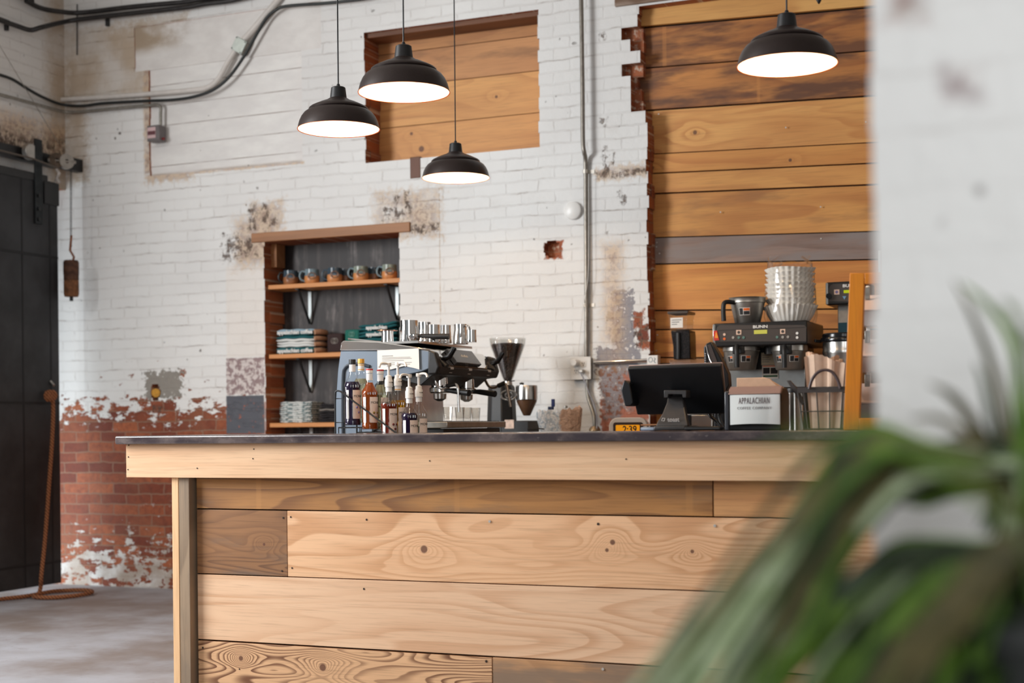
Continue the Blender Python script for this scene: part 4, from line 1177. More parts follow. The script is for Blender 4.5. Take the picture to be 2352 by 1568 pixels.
# ------------------------------------------------------------------ milk pitchers and cups on top
def pitcher(lab, u, y, h, r, handle=True, name='milk_pitcher', taper=.82, ang=200, lid=False):
    q = P(u, 780, y)
    t = thing(name, lab, 'pitcher', (q.x, y, dk_z), R(ang), 'steel pitchers on top of the machine')
    MB().lathe([(0, 0), (r, 0), (r * 1.02, .006), (r * .98, h * .35), (r * taper, h * .75), (r * taper * 1.02, h), (r * taper * .94, h), (r * taper * .92, h * .75), (r * .9, h * .3), (0, h * .28)], 32).build('body', M_CHROME, t)
    if handle:
        MB().tube(smooth_path([(r * taper * .95, 0, h * .9), (r * 1.5, 0, h * .88), (r * 1.75, 0, h * .6), (r * 1.55, 0, h * .3), (r * .98, 0, h * .22)], 5), .0045, 8).build('handle', M_CHROME, t)
        MB().lathe([(0.0, h * .80), (.010, h * .86), (.013, h * .99), (.010, h * .99), (0, h * .86)], 12, (-r * taper * .98, 0, 0)).build('spout', M_CHROME, t)
    if lid: MB().lathe([(0, h), (r * 1.7, h + .001), (r * 1.72, h + .003), (0, h + .004)], 32).build('lid', plain('copper', lin(196, 128, 92), .25, .9), t)
    return t


k = S(960, 6.5)
pitcher('small steel cup under a flat copper-coloured lid, leftmost on the machine', 890, 6.42, .062, .031, False, 'steel_cup', .95, lid=True)
pitcher('largest steel milk pitcher on the machine', 940, 6.44, .112, .050, False, taper=.90)
pitcher('steel milk pitcher with its spout showing, just right of the largest one', 976, 6.66, .118, .040, True, ang=150)
pitcher('steel milk pitcher in the middle of the row, in front of the lever handle', 996, 6.50, .090, .036, False, taper=.88)
pitcher('narrow steel milk pitcher, third from the right on the machine', 1024, 6.60, .093, .030, False, taper=.9)
pitcher('steel milk pitcher with handle to the right, second from the right', 1058, 6.72, .104, .040, True, ang=-20)
pitcher('short shiny steel cup at the right end of the row of pitchers', 1083, 6.60, .064, .026, False, 'steel_cup', .95)
t = thing('portafilter', 'spare portafilter lying on top of the machine, black handle towards the front', 'portafilter', (0, 0, 0))
q = P(950, 788, 6.33)
MB().lathe([(0, 0), (.030, 0), (.034, .012), (.034, .03), (.030, .03), (.028, .01), (0, .01)], 28, (q.x, 6.33, dk_z + .001)).build('basket', M_CHROME, t)
MB().tube([(q.x + .03, 6.33, dk_z + .022), (q.x + .075, 6.335, dk_z + .022), (q.x + .10, 6.34, dk_z + .020), (q.x + .185, 6.35, dk_z + .018)], [.007, .009, .014, .015], 12).build('grip', M_BLACK, t)
t = thing('spoon_bundle', 'heap of small bright steel spoons in front of the pitchers', 'spoons', (P(960, 780, 6.38).x, 6.385, dk_z + .012))
for i in range(5):
    a = i * .7 - .8
    v0, v1 = Vector((.02 * i - .045, .012 * (i % 2), .0)), Vector((.02 * i - .02, -.02 + .02 * math.sin(a), .022))
    mb = MB().tube([v0, v1], .003, 6); mb.lathe([(0, -.006), (.010, -.002), (.011, .003), (0, .006)], 12, v1, None, sx=1.5); mb.build('spoon', M_CHROME, t)

# shot glasses on the drip tray
M_TGLASS = glass('shot_glass', (.93, .92, .90), .9, .03, .08)
sg = None
for u, y, lab in ((1029, 6.40, 'shot glass nearest the viewer on the drip tray'), (1056, 6.58, 'second shot glass along the drip tray'), (1073, 6.72, 'third shot glass along the drip tray'), (1093, 6.88, 'farthest shot glass on the drip tray')):
    q = P(u, 960, y)
    if sg is None:
        sg = thing('shot_glass', lab, 'glass', (q.x, y, zt + .0035), 0, 'shot glasses on the drip tray')
        MB().lathe([(0, 0), (.019, 0), (.020, .004), (.025, .070), (.0235, .070), (.0185, .014), (0, .012)], 12, (0, 0, 0)).build('bowl', M_TGLASS, sg, smooth=20)
    else: dup(sg, (q.x, y, zt + .0035), u * .1, lab)

# ================================================================== on-demand grinder at the wall
YG = 7.70
q0 = P(1166, 985, YG); kk = S(1166, YG)
gr = thing('coffee_grinder', 'black espresso grinder with a full clear bean hopper, beside the espresso machine', 'coffee grinder', (q0.x, YG, WZ))
zz = lambda v: P(1166, v, YG).z - WZ
X = lambda u, dy=0.0: P(u, 900, YG + dy).x - q0.x
MB().lathe([(0, .02), (.092, .02), (.094, .06), (.080, zz(890)), (.072, zz(884)), (0, zz(883))], 8, (X(1152), 0, 0), Matrix.Rotation(R(22.5), 3, 'Z')).build('body', M_BLACK, gr, bevel=.006)
MB().box((X(1150, -.09), -.09, .02), (X(1213, -.09), .08, zz(966))).build('front_foot', M_BLACK, gr, bevel=.005)
mb = MB().lathe([(.046, -.004), (.052, 0), (.046, .004), (.040, 0)], 30, (0, 0, 0), None, closed=True, sx=.62)
mb.lathe([(.020, -.004), (.024, 0), (.020, .004), (.016, 0)], 24, (0, 0, 0), None, closed=True, sx=.9)
bmesh.ops.transform(mb.bm, matrix=TM(X(1168, -.088), -.088, zz(908)) @ Matrix.Rotation(R(10), 4, 'Z') @ Matrix.Rotation(R(90), 4, 'X') @ Matrix.Rotation(R(90), 4, 'Z'), verts=mb.bm.verts)
mb.build('badge', M_STEEL, gr)
hz0, hz1, hz2, hz3 = zz(877), zz(868), zz(792), zz(781)
xh = X(1167)
hop = MB().lathe([(.022, hz0), (.034, hz1), (.104, hz2), (.108, zz(777)), (.105, zz(777)), (.101, hz2), (.031, hz1 + .002)], 36, (xh, 0, 0)).build('hopper', M_PLASTIC, gr)
gbn = G('coffee_beans'); cc_ = gbn.coord(); vv_ = gbn.voro(cc_, 105); n2_ = gbn.noise(cc_, 60, 2)
M_BEAN = gbn.finish(gbn.pbr(gbn.mix(vv_.step(.1, .7), lin(74, 42, 30), lin(24, 14, 12)), .3, 0, gbn.bump(vv_, 1.0, .01)))
bn = MB().lathe([(0, hz0 + .004), (.019, hz0 + .004), (.029, hz1 + .004), (.098, hz2 - .004), (.092, hz2 + .006), (.04, hz2 + .012), (0, hz2 + .010)], 36, (xh, 0, 0)).build('coffee_beans', M_BEAN, hop)
tag(bn, kind='stuff')
MB().cyl((xh, 0, zz(884)), (xh, 0, hz0 + .004), .028, .025, 24).build('neck', M_STEEL, gr)
MB().tube([(xh + .02, -.02, zz(876)), (xh + .055, -.03, zz(875))], .003, 6).build('shutter_rod', M_BLACK, gr)
xd = X(1211)
MB().lathe([(0, zz(886)), (.062, zz(886)), (.064, zz(889)), (.064, zz(918)), (.060, zz(919)), (0, zz(919))], 36, (xd, -.01, 0)).build('dosing_chamber', M_STEEL, gr)
MB().lathe([(.061, zz(919.5)), (.058, zz(924)), (.022, zz(954)), (.018, zz(955)), (0, zz(955))], 32, (xd, -.01, 0)).build('dosing_cone', plain('smoked_plastic', lin(92, 66, 48), .18), gr)
MB().lathe([(0, zz(884)), (.012, zz(884)), (.014, zz(880)), (0, zz(878))], 16, (X(1200), -.01, 0)).build('lid_knob', M_BLACKG, gr)
MB().box((X(1159, -.09), -.0935, zz(984)), (X(1180, -.09), -.091, zz(964))).build('sticker', plain('tan_sticker', lin(214, 188, 172), .6, var=.2), gr)

# ================================================================== syrup bottles in a stepped wire rack
YB1, YB2 = 5.88, 5.985
kb = S(850, YB1)


def label_arc(r, z0, z1, a0, a1, seg=10):
    mb = MB(); vs, fs = [], []
    for i in range(seg + 1):
        a = R(a0 + (a1 - a0) * i / seg)
        for z in (z0, z1): vs.append((r * math.cos(a), r * math.sin(a), z))
    for i in range(seg): fs.append((2 * i, 2 * i + 2, 2 * i + 3, 2 * i + 1))
    mb._new(vs, fs)
    return mb


M_LABEL = plain('cream_label', lin(246, 230, 220), .6)
M_LABELW = plain('white_label', lin(238, 238, 238), .6)
M_REDC = plain('red_cap', lin(190, 40, 44), .4)
M_GOLD = plain('gold_cap', lin(222, 168, 72), .35, .3)
M_ORANGE = plain('orange_band', lin(232, 172, 70), .6)
BR = .0385


def wrap_text(txt, size, r, zc, a0, mat, parent, name):
    mb = MB().text(txt, size, Matrix.Identity(4), .0003)
    for v in mb.bm.verts:
        x, y, zz_ = v.co
        a = R(a0) + x / r
        v.co = ((r + zz_) * math.cos(a), (r + zz_) * math.sin(a), zc + y)
    return mb.build(name, mat, parent, smooth=0)


def bottle(lab, u, vbase, y, liquid, fill, cap, fruit, hs=1.0, pump=False, band=None, ang=-52, label=True):
    q = P(u, 900, y); z0 = P(u, vbase, y).z
    t = thing('syrup_bottle', lab, 'bottle', (q.x, y, z0), 0, 'flavoured syrup bottles in the wire rack')
    H = .262 * hs
    prof = [(0, 0), (BR * .92, 0), (BR, .006), (BR, .026), (BR * .965, .030), (BR * .965, H * .60), (BR * 1.02, H * .62), (BR * 1.02, H * .655), (BR * .93, H * .69), (BR * .62, H * .76), (.0165, H * .83), (.0145, H * .88), (.0145, H)]
    MB().lathe(prof, 32).build('glass', M_BGLASS, t)
    fz = H * fill
    lp = [(0, .004)]
    for r, z in prof[1:]:
        if z < fz: lp.append((max(0, r - .002), max(z, .004)))
    rl = lp[-1][0] if fz < H * .67 else None
    for (r0, za), (r1, zb) in zip(prof, prof[1:]):
        if za <= fz <= zb and zb > za: rl = (r0 + (r1 - r0) * (fz - za) / (zb - za)) - .002
    lp += [(max(.004, rl), fz), (0, fz)]
    MB().lathe(lp, 32).build('syrup', liquid, t)
    if label:
        lb = label_arc(BR * .985, .034, H * .575, ang - 8, ang + 88).build('label', M_LABEL, t, smooth=80, fix=False)
        lw = label_arc(BR * .985, .034, H * .575, ang - 62, ang - 38).build('back_label', M_LABELW, t, smooth=80, fix=False)
        wrap_text('MONIN', .0165, BR * .99, H * .475, ang + 40, M_INK, lb, 'lettering')
        for i in range(3):
            a = R(ang + 22 + 16 * i); rr = BR * .993
            MB().lathe([(0, -.007), (.006, -.003), (.0065, .003), (0, .007)], 10, (rr * math.cos(a) * .96, rr * math.sin(a) * .96, H * (.30 if i != 1 else .22))).build('fruit_print', fruit, lb)
    nk = label_arc(.0152, H * .87, H * .985, 0, 360, 20).build('neck_label', M_LABELW, t, smooth=80, fix=False)
    if band: label_arc(.0155, H * .885, H * .90, 0, 360, 20).build('neck_band', band, nk, smooth=80, fix=False); label_arc(.0155, H * .96, H * .975, 0, 360, 20).build('neck_band', band, nk, smooth=80, fix=False)
    for i in range(4):             # raised glass lettering on the shoulder
        a = R(ang - 20 + i * 17)
        MB().cbox((BR * 1.025 * math.cos(a), BR * 1.025 * math.sin(a), H * .638), (.003, .003, .012), ).build('raised_mark', M_EMB, t)
    if not pump:
        c = MB().lathe([(0, H + .020), (.0155, H + .020), (.0165, H + .017), (.0165, H - .002), (.0145, H - .002)], 24).build('cap', cap, t)
        if cap is M_WHITE: MB().lathe([(.0168, H + .012), (.0168, H + .019), (0, H + .0205)], 24).build('cap_disc', M_REDC, c)
    else:
        c = MB().lathe([(.0185, H - .012), (.0185, H + .020), (.015, H + .026), (.015, H + .038), (.008, H + .042), (.0, H + .042)], 24).build('pump_collar', M_WHITE, t)
        wrap_text('MONIN', .008, .0187, H + .008, ang + 35, M_INK, c, 'lettering')
        MB().cyl((0, 0, H + .04), (0, 0, H + .088), .0062).build('plunger', M_WHITE, t)
        dr = Vector((-.25, -1, 0)).normalized() if pump == 1 else Vector((.9, -.4, 0)).normalized()
        mb = MB().lathe([(0, H + .100), (.0125, H + .099), (.0135, H + .09), (.0125, H + .083), (0, H + .083)], 20)
        mb.tube(smooth_path([Vector((0, 0, H + .093)), dr * .03 + Vector((0, 0, H + .097)), dr * .055 + Vector((0, 0, H + .093)), dr * .064 + Vector((0, 0, H + .078))], 4), .0058, 10)
        mb.build('pump_head', M_WHITE, t)
        MB().cyl((0, 0, H * .5), (0, 0, H - .01), .0025).build('dip_tube', M_PLASTIC, t)
    return t


M_BGLASS = glass('bottle_glass', (.97, .98, .98), .7, .02, .03)
M_EMB = glass('raised_glass', (1, 1, 1), .9, .05, .35)


def liq(name, c, dens=.5):
    g = G(name)
    return g.finish(g.pbr(lin(*c), .05, 0, None, Transmission_Weight=dens, IOR=1.33))


L_PURP = liq('purple_syrup', (44, 32, 62), .25); L_AMBER = liq('amber_syrup', (196, 92, 24), .55); L_RED = liq('red_amber_syrup', (150, 52, 26), .45)
L_PALE = liq('pale_syrup', (222, 214, 168), .75); L_YEL = liq('golden_syrup', (226, 160, 40), .6); L_CLEAR = liq('clear_syrup', (220, 206, 178), .75)
FR_P, FR_G, FR_R, FR_Y = [plain(n, lin(*c), .6) for n, c in (('violet_print', (140, 128, 170)), ('olive_print', (138, 112, 48)), ('dark_red_print', (112, 40, 36)), ('yellow_print', (222, 176, 60)))]
bottle('tall purple syrup bottle with a black cap, top left of the rack', 810, 978, YB1, L_PURP, .71, M_BLACK, FR_P, 1.12)
bottle('syrup bottle with a gold cap behind the black-capped one', 830, 972, YB2, L_PALE, .74, M_GOLD, FR_Y, 1.10, band=M_ORANGE)
bottle('amber syrup bottle with a red and white cap', 849, 987, YB1, L_AMBER, .83, M_WHITE, FR_G, 1.02)
bottle('pale syrup bottle with a red and white cap, behind the amber one', 874, 987, YB2, L_PALE, .80, M_WHITE, FR_R, 1.02)
bottle('red-brown syrup bottle with a white pump', 893, 1014, YB1, L_RED, .66, None, FR_R, 1.02, pump=1)
bottle('golden syrup bottle with a white pump, its neck label banded orange', 914, 1010, YB2, L_YEL, .70, None, FR_Y, 1.02, pump=2, band=M_ORANGE)
bottle('low purple syrup bottle with a white pump', 940, 1041, YB1, L_PURP, .70, None, FR_P, 1.02, pump=1)
bottle('clear syrup bottle with a white pump at the right end of the rack', 962, 1036, YB2, L_CLEAR, .55, None, FR_R, 1.02, pump=2)
rk = thing('bottle_rack', 'stepped black wire rack holding the syrup bottles', 'rack')
ya, yb_ = YB1 - .05, YB2 + .05
for i, yy in enumerate((ya, yb_)):
    p = lambda u, v: (P(u, v, ya).x, yy, P(u, v, ya).z)
    MB().tube(smooth_path([(P(770, 990, ya).x, yy, WZ + .005), p(770, 940), p(770, 905), p(773, 898), p(780, 898), p(788, 903), p(840, 942), p(902, 988), p(955, 1028), (P(962, 990, ya).x, yy, WZ + .005)], 4), .0042, 8).build('side_rail', M_BLACK, rk)
    MB().tube([p(772, 915), p(790, 915), p(790, 970), p(772, 970)], .003, 6).build('rail_loop', M_BLACK, rk)
for (u0, u1, vb) in ((790, 842, 979), (834, 888, 990), (878, 930, 1017), (925, 978, 1044)):
    x0, x1 = P(u0, 990, YB1).x, P(u1, 990, YB1).x; zb = P((u0 + u1) / 2, vb, YB1).z - .0035
    mb = MB()
    for k in range(5): mb.tube([(x0 + (x1 - x0) * k / 4, ya, zb), (x0 + (x1 - x0) * k / 4, yb_, zb)], .002, 6)
    for yy in (ya, (ya + yb_) / 2, yb_): mb.tube([(x0, yy, zb - .003), (x1, yy, zb - .003)], .0022, 6)
    mb.build('wire_step', M_BLACK, rk)
    mb = MB()
    for xx in (x0, x1):
        mb.tube([(xx, ya, zb), (xx, ya, WZ + .003)], .0022, 6); mb.tube([(xx, yb_, zb), (xx, yb_, WZ + .003)], .0022, 6)
    mb.build('step_leg', M_BLACK, rk)

# ================================================================== things on the bar: register, clock, napkins, basket, frame
YP = 5.14


def pxprism(name, pts, y0, y1, m, parent, bevel=0.0, seg=2):
    return MB().prism([(P(u, v, y0).x, P(u, v, y0).z) for u, v in pts], y0, y1, 'y').build(name, m, parent, bevel=bevel, seg=seg)


M_POS = plain('register_black', lin(16, 17, 20), .38)
M_POSG = plain('register_charcoal', lin(58, 56, 56), .42, var=.1, scale=80)
ps = thing('register', 'black point-of-sale tablet on a charcoal stand, its back turned to the viewer', 'register')
yt, ybm = 5.13, 5.22
tl, trr, br_, bl = P(1440, 845, yt), P(1656, 838, yt), P(1668, 951, ybm), P(1463, 953, ybm)
th = Vector((0, .022, .010))
MB().hexa([bl, br_, br_ + th, bl + th, tl, trr, trr + th, tl + th]).build('tablet', M_POS, ps, bevel=.006, seg=3)
th2 = Vector((0, .004, .002))
MB().hexa([bl + th, br_ + th, br_ + th + th2, bl + th + th2, tl + th, trr + th, trr + th + th2, tl + th + th2]).build('tablet_rim', plain('pale_rim', lin(176, 150, 140), .3, .3), ps, bevel=.002)
pxprism('card_reader', [(1433, 872), (1446, 880), (1454, 925), (1449, 932), (1435, 933), (1426, 896)], 5.12, 5.20, M_POS, ps, .004)
pxprism('hinge', [(1525, 896), (1576, 896), (1576, 913), (1568, 913), (1567, 905), (1535, 905), (1534, 913), (1525, 913)], 5.10, 5.16, M_POSG, ps, .002)
p0 = lambda u, v, y: P(u, v, y)
rows = [(1534, 1568, 908, 5.14), (1531, 1570, 925, 5.12), (1522, 1574, 948, 5.09), (1510, 1578, 968, 5.06), (1506, 1580, 978, 5.05)]
mb = MB(); vs = []
for a, b, v, y in rows: vs += [P(a, v, y), P(b, v, y), P(b, v, y) + Vector((0, .03, 0)), P(a, v, y) + Vector((0, .03, 0))]
fs = [(0, 1, 2, 3), (16, 19, 18, 17)]
for i in range(4):
    k = i * 4
    for j in range(4): fs.append((k + j, k + 4 + j, k + 4 + (j + 1) % 4, k + (j + 1) % 4))
mb._new(vs, fs)
nk = mb.build('neck', M_POSG, ps, bevel=.004, seg=3)
q = P(1546, 963.5, 5.055)
mb = MB().text('toast', .0235, TM(q.x, 5.058, q.z) @ Matrix.Rotation(R(18), 4, 'X') @ fmat(), .001, .95, bold=.0004); mb.build('lettering', plain('pale_grey_print', lin(206, 200, 196), .5), nk, smooth=0)
q = P(1523.5, 963.5, 5.055)
mb = MB().tube([(q.x - .006, 5.054, q.z - .004), (q.x + .003, 5.054, q.z - .005), (q.x + .006, 5.056, q.z + .005), (q.x - .003, 5.056, q.z + .006)], .0012, 5, closed=True); mb.build('emblem', M_PAPER, nk)
bx0, bx1 = P(1506, 980, 5.05).x, P(1579, 980, 5.05).x
MB().box((bx0, 5.02, CT + .003), (bx1, 5.20, CT + .020)).build('base', M_POSG, ps, bevel=.006, seg=3)
MB().prism([(P(1472, 985, 5.05).x, 5.04), (bx0 + .004, 5.02), (bx0 + .004, 5.14), (P(1480, 985, 5.05).x, 5.12)], CT + .002, CT + .016, 'z').build('side_tray', plain('blue_grey_tray', lin(118, 132, 150), .35), ps, bevel=.005)
MB().prism([(bx1 - .004, 5.02), (P(1655, 985, 5.05).x, 5.05), (P(1657, 985, 5.05).x, 5.09), (bx1 - .004, 5.16)], CT + .002, CT + .017, 'z').build('side_foot', M_POS, ps, bevel=.005)
MB().tube([P(1472, 976, 5.10), P(1510, 975, 5.10)], .003, 8).build('stylus', plain('copper_pen', lin(206, 150, 110), .3, .8), ps)
mb = MB().box((P(1579, 970, 5.2).x, 5.19, CT), (P(1587, 970, 5.2).x, 5.21, P(1580, 952, 5.2).z)); mb.build('rear_leg', M_POS, ps)

sc2 = thing('tilted_screen', 'black tilted second screen standing behind the register, seen nearly edge on', 'screen')
ys = 5.40
pxprism('body', [(1623, 788), (1633, 784), (1650, 812), (1672, 858), (1674, 885), (1666, 900), (1664, 985), (1640, 985), (1640, 900), (1655, 880), (1645, 838), (1617, 838), (1616, 797)], ys, ys + .05, M_POS, sc2, .004)
pxprism('side_panel', [(1625, 792), (1632, 790), (1650, 838), (1628, 838)], ys - .003, ys + .002, plain('smoked_panel', lin(74, 66, 64), .2), sc2, .001)
MB().tube([P(u, v, ys - .004) for u, v in ((1622, 793), (1625, 808), (1630, 824), (1637, 838))], .0022, 6).build('trim_line', M_CHROME, sc2)
mb = MB()
for k in range(5):
    q = P(1619.5, 812 + k * 5, ys - .004); mb.cbox((q.x, ys - .002, q.z), (.006, .003, .005))
mb.build('vent', plain('vent_grey', lin(150, 148, 150), .5), sc2)
cl_pts = [P(u, v, 5.30) for u, v in ((1664, 928), (1650, 925), (1634, 928), (1627, 940), (1632, 955), (1645, 966), (1655, 980), (1662, 989))]
cord = thing('looped_cord', 'glossy black cord looping between the register and the napkin holder', 'cord')
MB().tube(smooth_path(cl_pts, 5), .007, 10).build('cord_line', M_BLACKG, cord)
MB().tube(smooth_path([P(u, v, 5.33) for u, v in ((1650, 900), (1652, 915), (1658, 935), (1652, 952), (1656, 970), (1666, 985))], 5), .006, 10).build('second_strand', M_BLACKG, cord)

# clock / thermometer just behind the bar top
ckq = P(1442, 975, 7.50)
ck = thing('desk_clock', 'white digital clock with an amber display reading 2:39', 'clock', (ckq.x, 7.50, WZ), R(6))
h_ = P(1442, 958.5, 7.5).z - WZ; w_ = 45 * S(1442, 7.5)
MB().prism(rrect(-w_, 0, w_, h_, .05, 7), 0, .05, 'y').build('case', plain('clock_white', lin(226, 220, 216), .35), ck, bevel=.006, seg=3)
zt_ = P(1442, 969.5, 7.5).z - WZ
MB().prism(rrect(-w_ * .76, zt_ - .11, w_ * .80, zt_, .014, 4), -.004, .001, 'y').build('bezel', plain('clock_bezel', lin(62, 44, 36), .4), ck)
zt2 = P(1442, 975.5, 7.5).z - WZ
MB().prism(rrect(-w_ * .62, zt2 - .085, w_ * .62, zt2, .004, 2), -.0055, -.003, 'y').build('display', emis('amber_display', lin(236, 150, 30), .85), ck)
mb = MB().text('2:39', .052, TM(.012, -.0062, zt2 - .026) @ fmat(), .0004, .9, bold=.0012); mb.build('digits', M_INK, ck, smooth=0)

# napkin holder
YNP = 5.06
nh = thing('napkin_holder', 'black napkin holder with a white printed front, right of the register', 'napkin holder')
X_ = lambda u, y=YNP: P(u, 940, y).x
Z_ = lambda v, u=1735, y=YNP: P(u, v, y).z
pl_ = [(1665, 894), (1672, 889), (1680, 892), (1792, 892), (1794, 985), (1668, 986)]
x0, x1 = X_(1667), X_(1793)
zb_, zt_ = CT + .001, Z_(896)
MB().prism([(5.075, zb_), (5.23, zb_), (5.23, zt_ - .01), (5.19, zt_ + .010), (5.12, zt_ + .008), (5.09, zt_ - .01)], x0 + .004, x1 - .004, 'x').build('body', M_BLACK, nh, bevel=.004)
MB().box((x0 - .004, 5.055, zb_), (x0 + .012, 5.22, zt_ - .002)).build('side_cheek', plain('smoked_cheek', lin(64, 66, 72), .25), nh, bevel=.004)
n = 12; mb = MB(); vs = []; fs = []
za_, zc_ = Z_(975), Z_(906)
for i in range(n + 1):
    t = i / n; x = X_(1677) + (X_(1791.5) - X_(1677)) * t; bow = .012 * (1 - (2 * t - 1) ** 2)
    for z_ in (za_, zc_):
        vs += [(x, 5.058 - bow, z_ + (.0035 * (1 - (2 * t - 1) ** 2) if z_ == za_ else 0)), (x, 5.066 - bow, z_ + (.0035 * (1 - (2 * t - 1) ** 2) if z_ == za_ else 0))]
for i in range(n):
    a = i * 4; b = a + 4
    fs += [(a, b, b + 2, a + 2), (a + 1, a + 3, b + 3, b + 1), (a + 2, b + 2, b + 3, a + 3), (a, a + 1, b + 1, b)]
fs += [(0, 2, 3, 1), (n * 4, n * 4 + 1, n * 4 + 3, n * 4 + 2)]
mb._new(vs, fs)
fp = mb.build('front_card', plain('glossy_white_card', lin(232, 236, 234), .12), nh, smooth=60)


def bow_text(txt, size, zc, sx, m, name, bold=0):
    mb = MB().text(txt, size, TM(0, 0, 0), .0004, sx, bold=bold, sp=1.22)
    cx = (X_(1677) + X_(1791.5)) / 2; hw = (X_(1791.5) - X_(1677)) / 2
    for v in mb.bm.verts:
        x, y, z_ = v.co; t = x / hw; v.co = (cx + x, 5.0572 - .012 * (1 - t * t) - z_, zc + y)
    return mb.build(name, m, fp, smooth=0)


bow_text('APPALACHIAN', .032, Z_(920.5), .46, plain('print_brown', lin(110, 96, 98), .6), 'lettering')
bow_text('COFFEE COMPANY', .0135, Z_(937), .93, plain('print_grey', lin(150, 148, 148), .6), 'lettering')
MB().prism([(5.052, Z_(905)), (5.068, Z_(905)), (5.10, Z_(888)), (5.09, Z_(886)), (5.07, Z_(892))], x0 + .010, x1 + .002, 'x').build('top_flap', plain('flap_reflection_tint', lin(150, 122, 112), .12), nh, bevel=.003)  # pinkish-brown reflection on the lid is put into the flap colour
M_KRAFT = plain('kraft_paper', lin(214, 176, 146), .8, var=.06, scale=30)
nps = thing('napkin_stack', 'stack of kraft paper napkins standing up out of the holder', 'napkins')
mb = MB()
for k in range(7):
    y_ = 5.105 + k * .0145
    zz1 = Z_(867 + (2 if k % 2 else 0), y=y_)
    M = 1
    mb.prism([(x0 + .03 + k * .001, zt_ - .03), (x1 - .012, zt_ - .03), (x1 - .010, zt_ + .006), (x1 - .05 - .004 * k, zz1 - .004), (x1 - .09, zz1), (x0 + .03 + k * .001, zz1)], y_, y_ + .012, 'y')
tag(mb.build('napkins', M_KRAFT, nps, bevel=.002), kind='stuff')

# steel canister, basket, paper bags
can = thing('steel_canister', 'tall slim steel canister between the napkin holder and the wire basket', 'canister', (P(1826, 985, 5.40).x, 5.40, CT))
r = 19 * S(1826, 5.4)
MB().lathe([(0, 0), (r, 0), (r, P(1826, 893, 5.4).z - CT), (r * .9, P(1826, 893, 5.4).z - CT), (r * .9, .01), (0, .01)], 28).build('body', M_STEEL, can)
MB().lathe([(r * 1.04, 0), (r * 1.05, .010), (r * 1.02, .016), (r * 1.02, 0)], 28, (0, 0, P(1826, 893, 5.4).z - CT - .014), None, closed=True).build('rim', M_BLACK, can)
YK = 5.06
bk = thing('wire_basket', 'dark wire basket with an arched handle, holding paper bags', 'basket')
bz = P(1885, 901, YK).z; bt = P(1885, 888, YK).z
bx0, bx1 = P(1831, 895, YK).x, P(1950, 895, YK).x
y0, y1 = YK, YK + .17
M_BAND = plain('basket_iron', lin(72, 66, 64), .5, .3)
mb = MB()
for a, b in (((bx0, y0, bz), (bx1, y0 + .004, bt)), ((bx0, y1 - .004, bz), (bx1, y1, bt)), ((bx0, y0 + .004, bz), (bx0 + .004, y1 - .004, bt)), ((bx1 - .004, y0 + .004, bz), (bx1, y1 - .004, bt))): mb.box(a, b)
mb.build('rim_band', M_BAND, bk)
mb = MB(); ins = .018
for k in range(4):
    f = (k + .5) / 4; x = bx0 + (bx1 - bx0) * f; xb = x + (.5 - f) * .03
    for yy, yb2 in ((y0 + .002, y0 + ins), (y1 - .002, y1 - ins)): mb.tube([(x, yy, bz), (xb, yb2, CT + .004)], .0024, 6)
for f in (.0, .5, 1.0):
    yy = y0 + (y1 - y0) * f; yy = min(max(yy, y0 + .003), y1 - .003)
    for x, xb in ((bx0 + .002, bx0 + ins), (bx1 - .002, bx1 - ins)): mb.tube([(x, yy, bz), (xb, yy + (.5 - f) * .03, CT + .004)], .0024, 6)
for zf in (.5, .03):
    z_ = CT + (bz - CT) * zf; o = ins * (1 - zf)
    mb.tube([(bx0 + o, y0 + o, z_), (bx1 - o, y0 + o, z_), (bx1 - o, y1 - o, z_), (bx0 + o, y1 - o, z_)], .0024, 6, closed=True)
mb.build('wire_body', M_BAND, bk)
hp = [P(u, v, YK - .004) for u, v in ((1859, 893), (1861, 884), (1866, 870), (1877, 856), (1894, 849), (1911, 854), (1922, 868), (1928, 883), (1930, 892))]
MB().tube(smooth_path(hp, 4), .0056, 10).build('handle', plain('handle_plum', lin(78, 64, 66), .35), bk)
hp2 = [Vector((p.x, y1 + .004, p.z)) for p in hp]
MB().prism([(P(1799, 873, YK).x, P(1799, 873, YK).z), (P(1807, 872, YK).x, P(1807, 872, YK).z), (P(1822, 888, YK).x, P(1822, 888, YK).z), (P(1842, 925, YK).x, P(1842, 925, YK).z), (P(1835, 930, YK).x, P(1835, 930, YK).z), (P(1812, 893, YK).x, P(1812, 893, YK).z)], YK + .05, YK + .066, 'y').build('side_strap', M_BAND, bk, bevel=.002)
